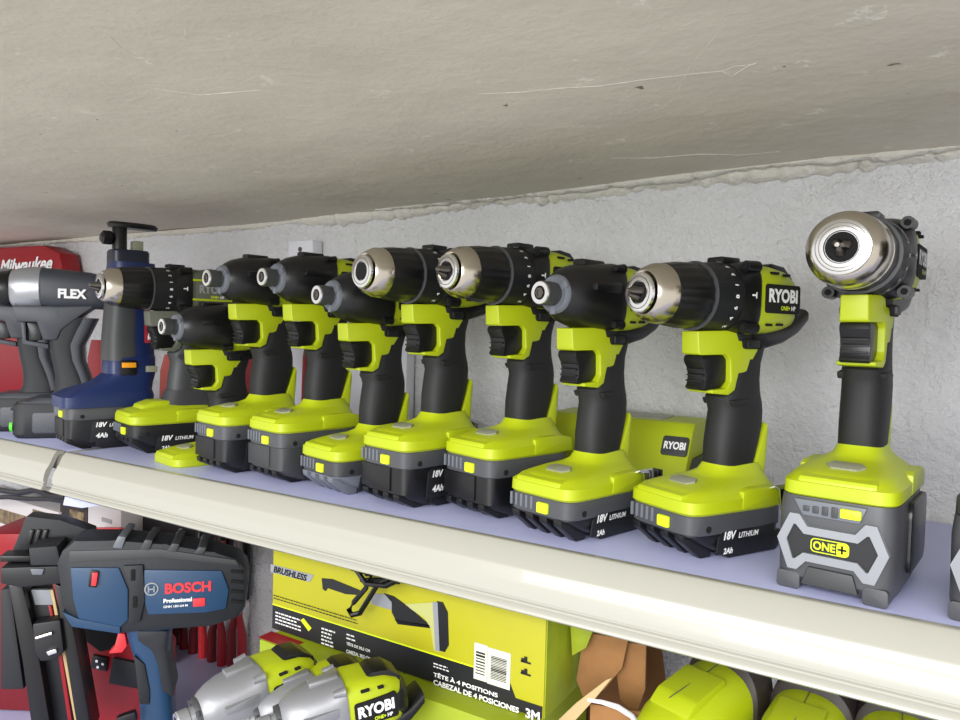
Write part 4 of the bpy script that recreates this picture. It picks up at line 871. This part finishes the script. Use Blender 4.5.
for i in range(3): sp([(30 + 7 * i, 530), (34 + 7 * i, 530), (30 + 7 * i, 545), (26 + 7 * i, 545)], 0.008, 0.014, BLK, 'hook_rib', None, 0.001)

# red tool behind the nailer
S2 = Side((P0.x + 0.03, P0.y + 0.12, LOW), math.radians(30)); S = S2
t = thing('tool_case', 'red power tool body with black vents lying behind the blue nailer', 'power tool', S2.P, S2.yaw)
rb = sp([(62, 615), (130, 618), (138, 640), (152, 662), (150, 900), (64, 900), (60, 690)], -0.03, 0.05, RED, 'tool_body', None, 0.008)
sp([(82, 622), (124, 624), (124, 646), (100, 652), (84, 640)], -0.032, -0.02, HOLE, 'dark_opening', rb, 0.001)
vt = sp([(92, 655), (108, 658), (106, 672), (90, 668)], -0.034, -0.02, BLK, 'screw_plate', rb, 0.002)
for x, y in ((97, 661), (103, 664), (98, 667)):
    c = S(x, y, -0.035); b = nb(); lathe(b, [(-0.036, 0.002), (-0.034, 0.002)], 'y', (c[0], 0, c[1]), 10); obj('screw', b, STL, vt)
sp([(112, 658), (140, 664), (140, 690), (108, 684)], -0.036, -0.02, FLXD, 'dark_block', rb, 0.003)
S3 = Side((P0.x - 0.10, P0.y + 0.16, LOW), math.radians(30)); S = S3
t = thing('tool_case', 'low red tray behind the nose of the blue nailer', 'tray', S3.P, S3.yaw)
sp([(-20, 534), (26, 534), (20, 556), (-20, 556)], -0.04, 0.06, RED, 'tray_rim', None, 0.002)
sp([(-20, 556), (60, 556), (60, 900), (-20, 900)], -0.03, 0.06, M('dark_red_plastic', (110, 14, 24), 0.5), 'tray_body', None, 0.002)

# flat red blade-shaped cover over the nailer's top, at the rear
S4 = Side((P0.x + 0.04, 0.24, LOW), 0.0); S = S4
t = thing('tool_hanger', 'flat red plastic strip behind the top of the blue nailer', 'strip', S4.P, 0)
sp([(92, 528), (118, 528), (165, 541), (170, 552), (88, 552)], -0.004, 0.004, REDB, 'strip_body', None, 0.001)
sp([(95, 552), (170, 552), (165, 900), (105, 900)], 0.0, 0.004, BLK2, 'backing', None, 0.0005)

# pliers hanging on the back wall
def pliers(px, y, mat, lab):
    p = ony(px, 560, y); t = thing('pliers', lab, 'pliers', (p.x, y, LOW), 0, 'red and black handled hand tools hanging on the wall')
    q0 = ony(px, 628, y).z - LOW; q1 = ony(px, 690, y).z - LOW; q2 = ony(px, 545, y).z - LOW
    for s_ in (-1, 1):
        b = nb(); tube(b, [(s_ * 0.003, 0, q2 - 0.03), (s_ * 0.006, 0, q0 + 0.02), (s_ * 0.013, 0, q0 - 0.01), (s_ * 0.014, 0, (q0 + q1) / 2), (s_ * 0.009, 0, q1)], [0.004, 0.005, 0.0075, 0.0085, 0.006], 10)
        obj('handle', b, mat if s_ > 0 else M('dark_red_plastic', (110, 14, 24), 0.5), t)
    b = nb(); loft(b, [(0, 0, q2 - 0.035, 0.012, 0.005, 3), (0, 0, q2, 0.010, 0.005, 3), (0, 0, q2 + 0.03, 0.004, 0.004, 2)], 'z', 16); obj('jaw', b, CHRD, t)
for i, px in enumerate((180, 199, 218, 238)):
    pliers(px, 0.305 - 0.002 * i, [RED, REDB, RED, RED][i], ['pliers with dark red handles, first from the left behind the nailer', 'pliers with bright red handle, second from the left behind the nailer', 'pliers with red handles, third from the left behind the nailer', 'pliers at the right end of the row beside bare wall'][i])
for i in range(5):
    px = 137 + i * 21; p = ony(px, 540, 0.30)
    t = thing('screwdriver', 'small dark tool with pale pink tip in the row above the nailer', 'screwdriver', (p.x, 0.30, p.z - 0.03), 0, 'small tools in the row above the nailer')
    b = nb(); lathe(b, [(0, 0.005), (0.004, 0.0075), (0.034, 0.008), (0.044, 0.006)], 'z', (0, 0, 0), 12); obj('handle', b, BLK, t)
    b = nb(); lathe(b, [(0.020, 0.0083), (0.030, 0.0084)], 'z', (0, 0, 0), 12); obj('coloured_band', b, SALM, t)
t = thing('dark_panel', 'dark panel filling the zone behind the small tools above the nailer', 'backdrop', (-0.98, 0.31, 0))
a, c = ony(128, 545, 0.31), ony(246, 560, 0.31)
b = nb(); box(b, ((a.x + c.x) / 2 + 0.98, 0.006, (a.z + c.z) / 2 - 0.005), (c.x - a.x, 0.006, 0.100), 0.001); obj('rail', b, BLK2, t)  # black panel made tall to fill the dark zone behind the small tools

# printed cartons behind the nailer's nose
def photo_box(px0, px1, top, bot, y, lab, spots, mat, depth=0.05, dz=0):
    a, c = ony(px0, (top + bot) / 2, y), ony(px1, (top + bot) / 2, y); zt = min(-0.03, ony((px0 + px1) / 2, top, y).z)
    t = thing('product_box', lab, 'box', ((a.x + c.x) / 2, y, LOW)); w_ = c.x - a.x
    b = nb(); box(b, (0, depth / 2, (zt - LOW) / 2), (w_, depth, zt - LOW), 0.001); cbx = obj('carton', b, mat, t)
    for (x0, y0, x1, y1, m_) in spots:
        p, q = ony(x0, y0, y), ony(x1, y1, y); cx_ = (p.x + q.x) / 2 - (a.x + c.x) / 2
        b = nb(); box(b, (cx_, -0.0005, (p.z + q.z) / 2 - LOW), (abs(q.x - p.x), 0.0012, abs(p.z - q.z)), 0.0002); obj('printed_picture', b, m_, cbx)
PIC = M('printed_picture_brown', (150, 128, 92), 0.6, var=0.6, vscale=60, rgb2=(60, 50, 38)); PIC2 = M('printed_picture_dark', (64, 50, 42), 0.6, var=0.5, vscale=40, rgb2=(20, 20, 22))
PALE = M('pale_carton', (206, 200, 198), 0.6)
photo_box(-30, 59, 500, 535, 0.27, 'pale carton with brown printed photographs at the far left under the shelf', [(-5, 507, 27, 531, PIC), (33, 509, 56, 521, PIC)], PALE)
photo_box(60, 87, 505, 532, 0.275, 'dark carton with brown picture between two pale cartons', [(70, 509, 84, 526, PIC)], PIC2)
photo_box(88, 121, 503, 532, 0.268, 'small pale grey carton with a square grey mark', [(102, 517, 112, 524, WHT2)], PALE)
# white folded sheet hanging under the rail joint
b = nb(); L = [ony(71, 490, -0.004), ony(90, 497, -0.004), ony(116, 503, 0.0), ony(82, 508, 0.0), ony(63, 505, -0.004), ony(66, 492, -0.004)]
A = [b.verts.new(v) for v in L]; B = [b.verts.new(v + Vector((0, 0.0015, 0))) for v in L]
b.faces.new(A); b.faces.new(B)
for i in range(6): b.faces.new((A[i], A[(i + 1) % 6], B[(i + 1) % 6], B[i]))
obj('paper_sheet', b, LAVP, None, 'pale lavender paper corner hanging below the rail joint', 'paper', smooth=False)
# black cables on top of the cartons at far left
b = nb(); tube(b, [ony(x, y, 0.22) for x, y in [(-20, 492), (0, 490), (18, 493), (35, 490), (52, 496), (66, 497)]], 0.006, 8)
tube(b, [ony(x, y, 0.225) for x, y in [(-20, 498), (8, 497), (30, 499), (50, 499), (68, 502)]], 0.005, 8)
obj('cable', b, BLK, None, 'thick black cables under the shelf at the far left', 'cable')
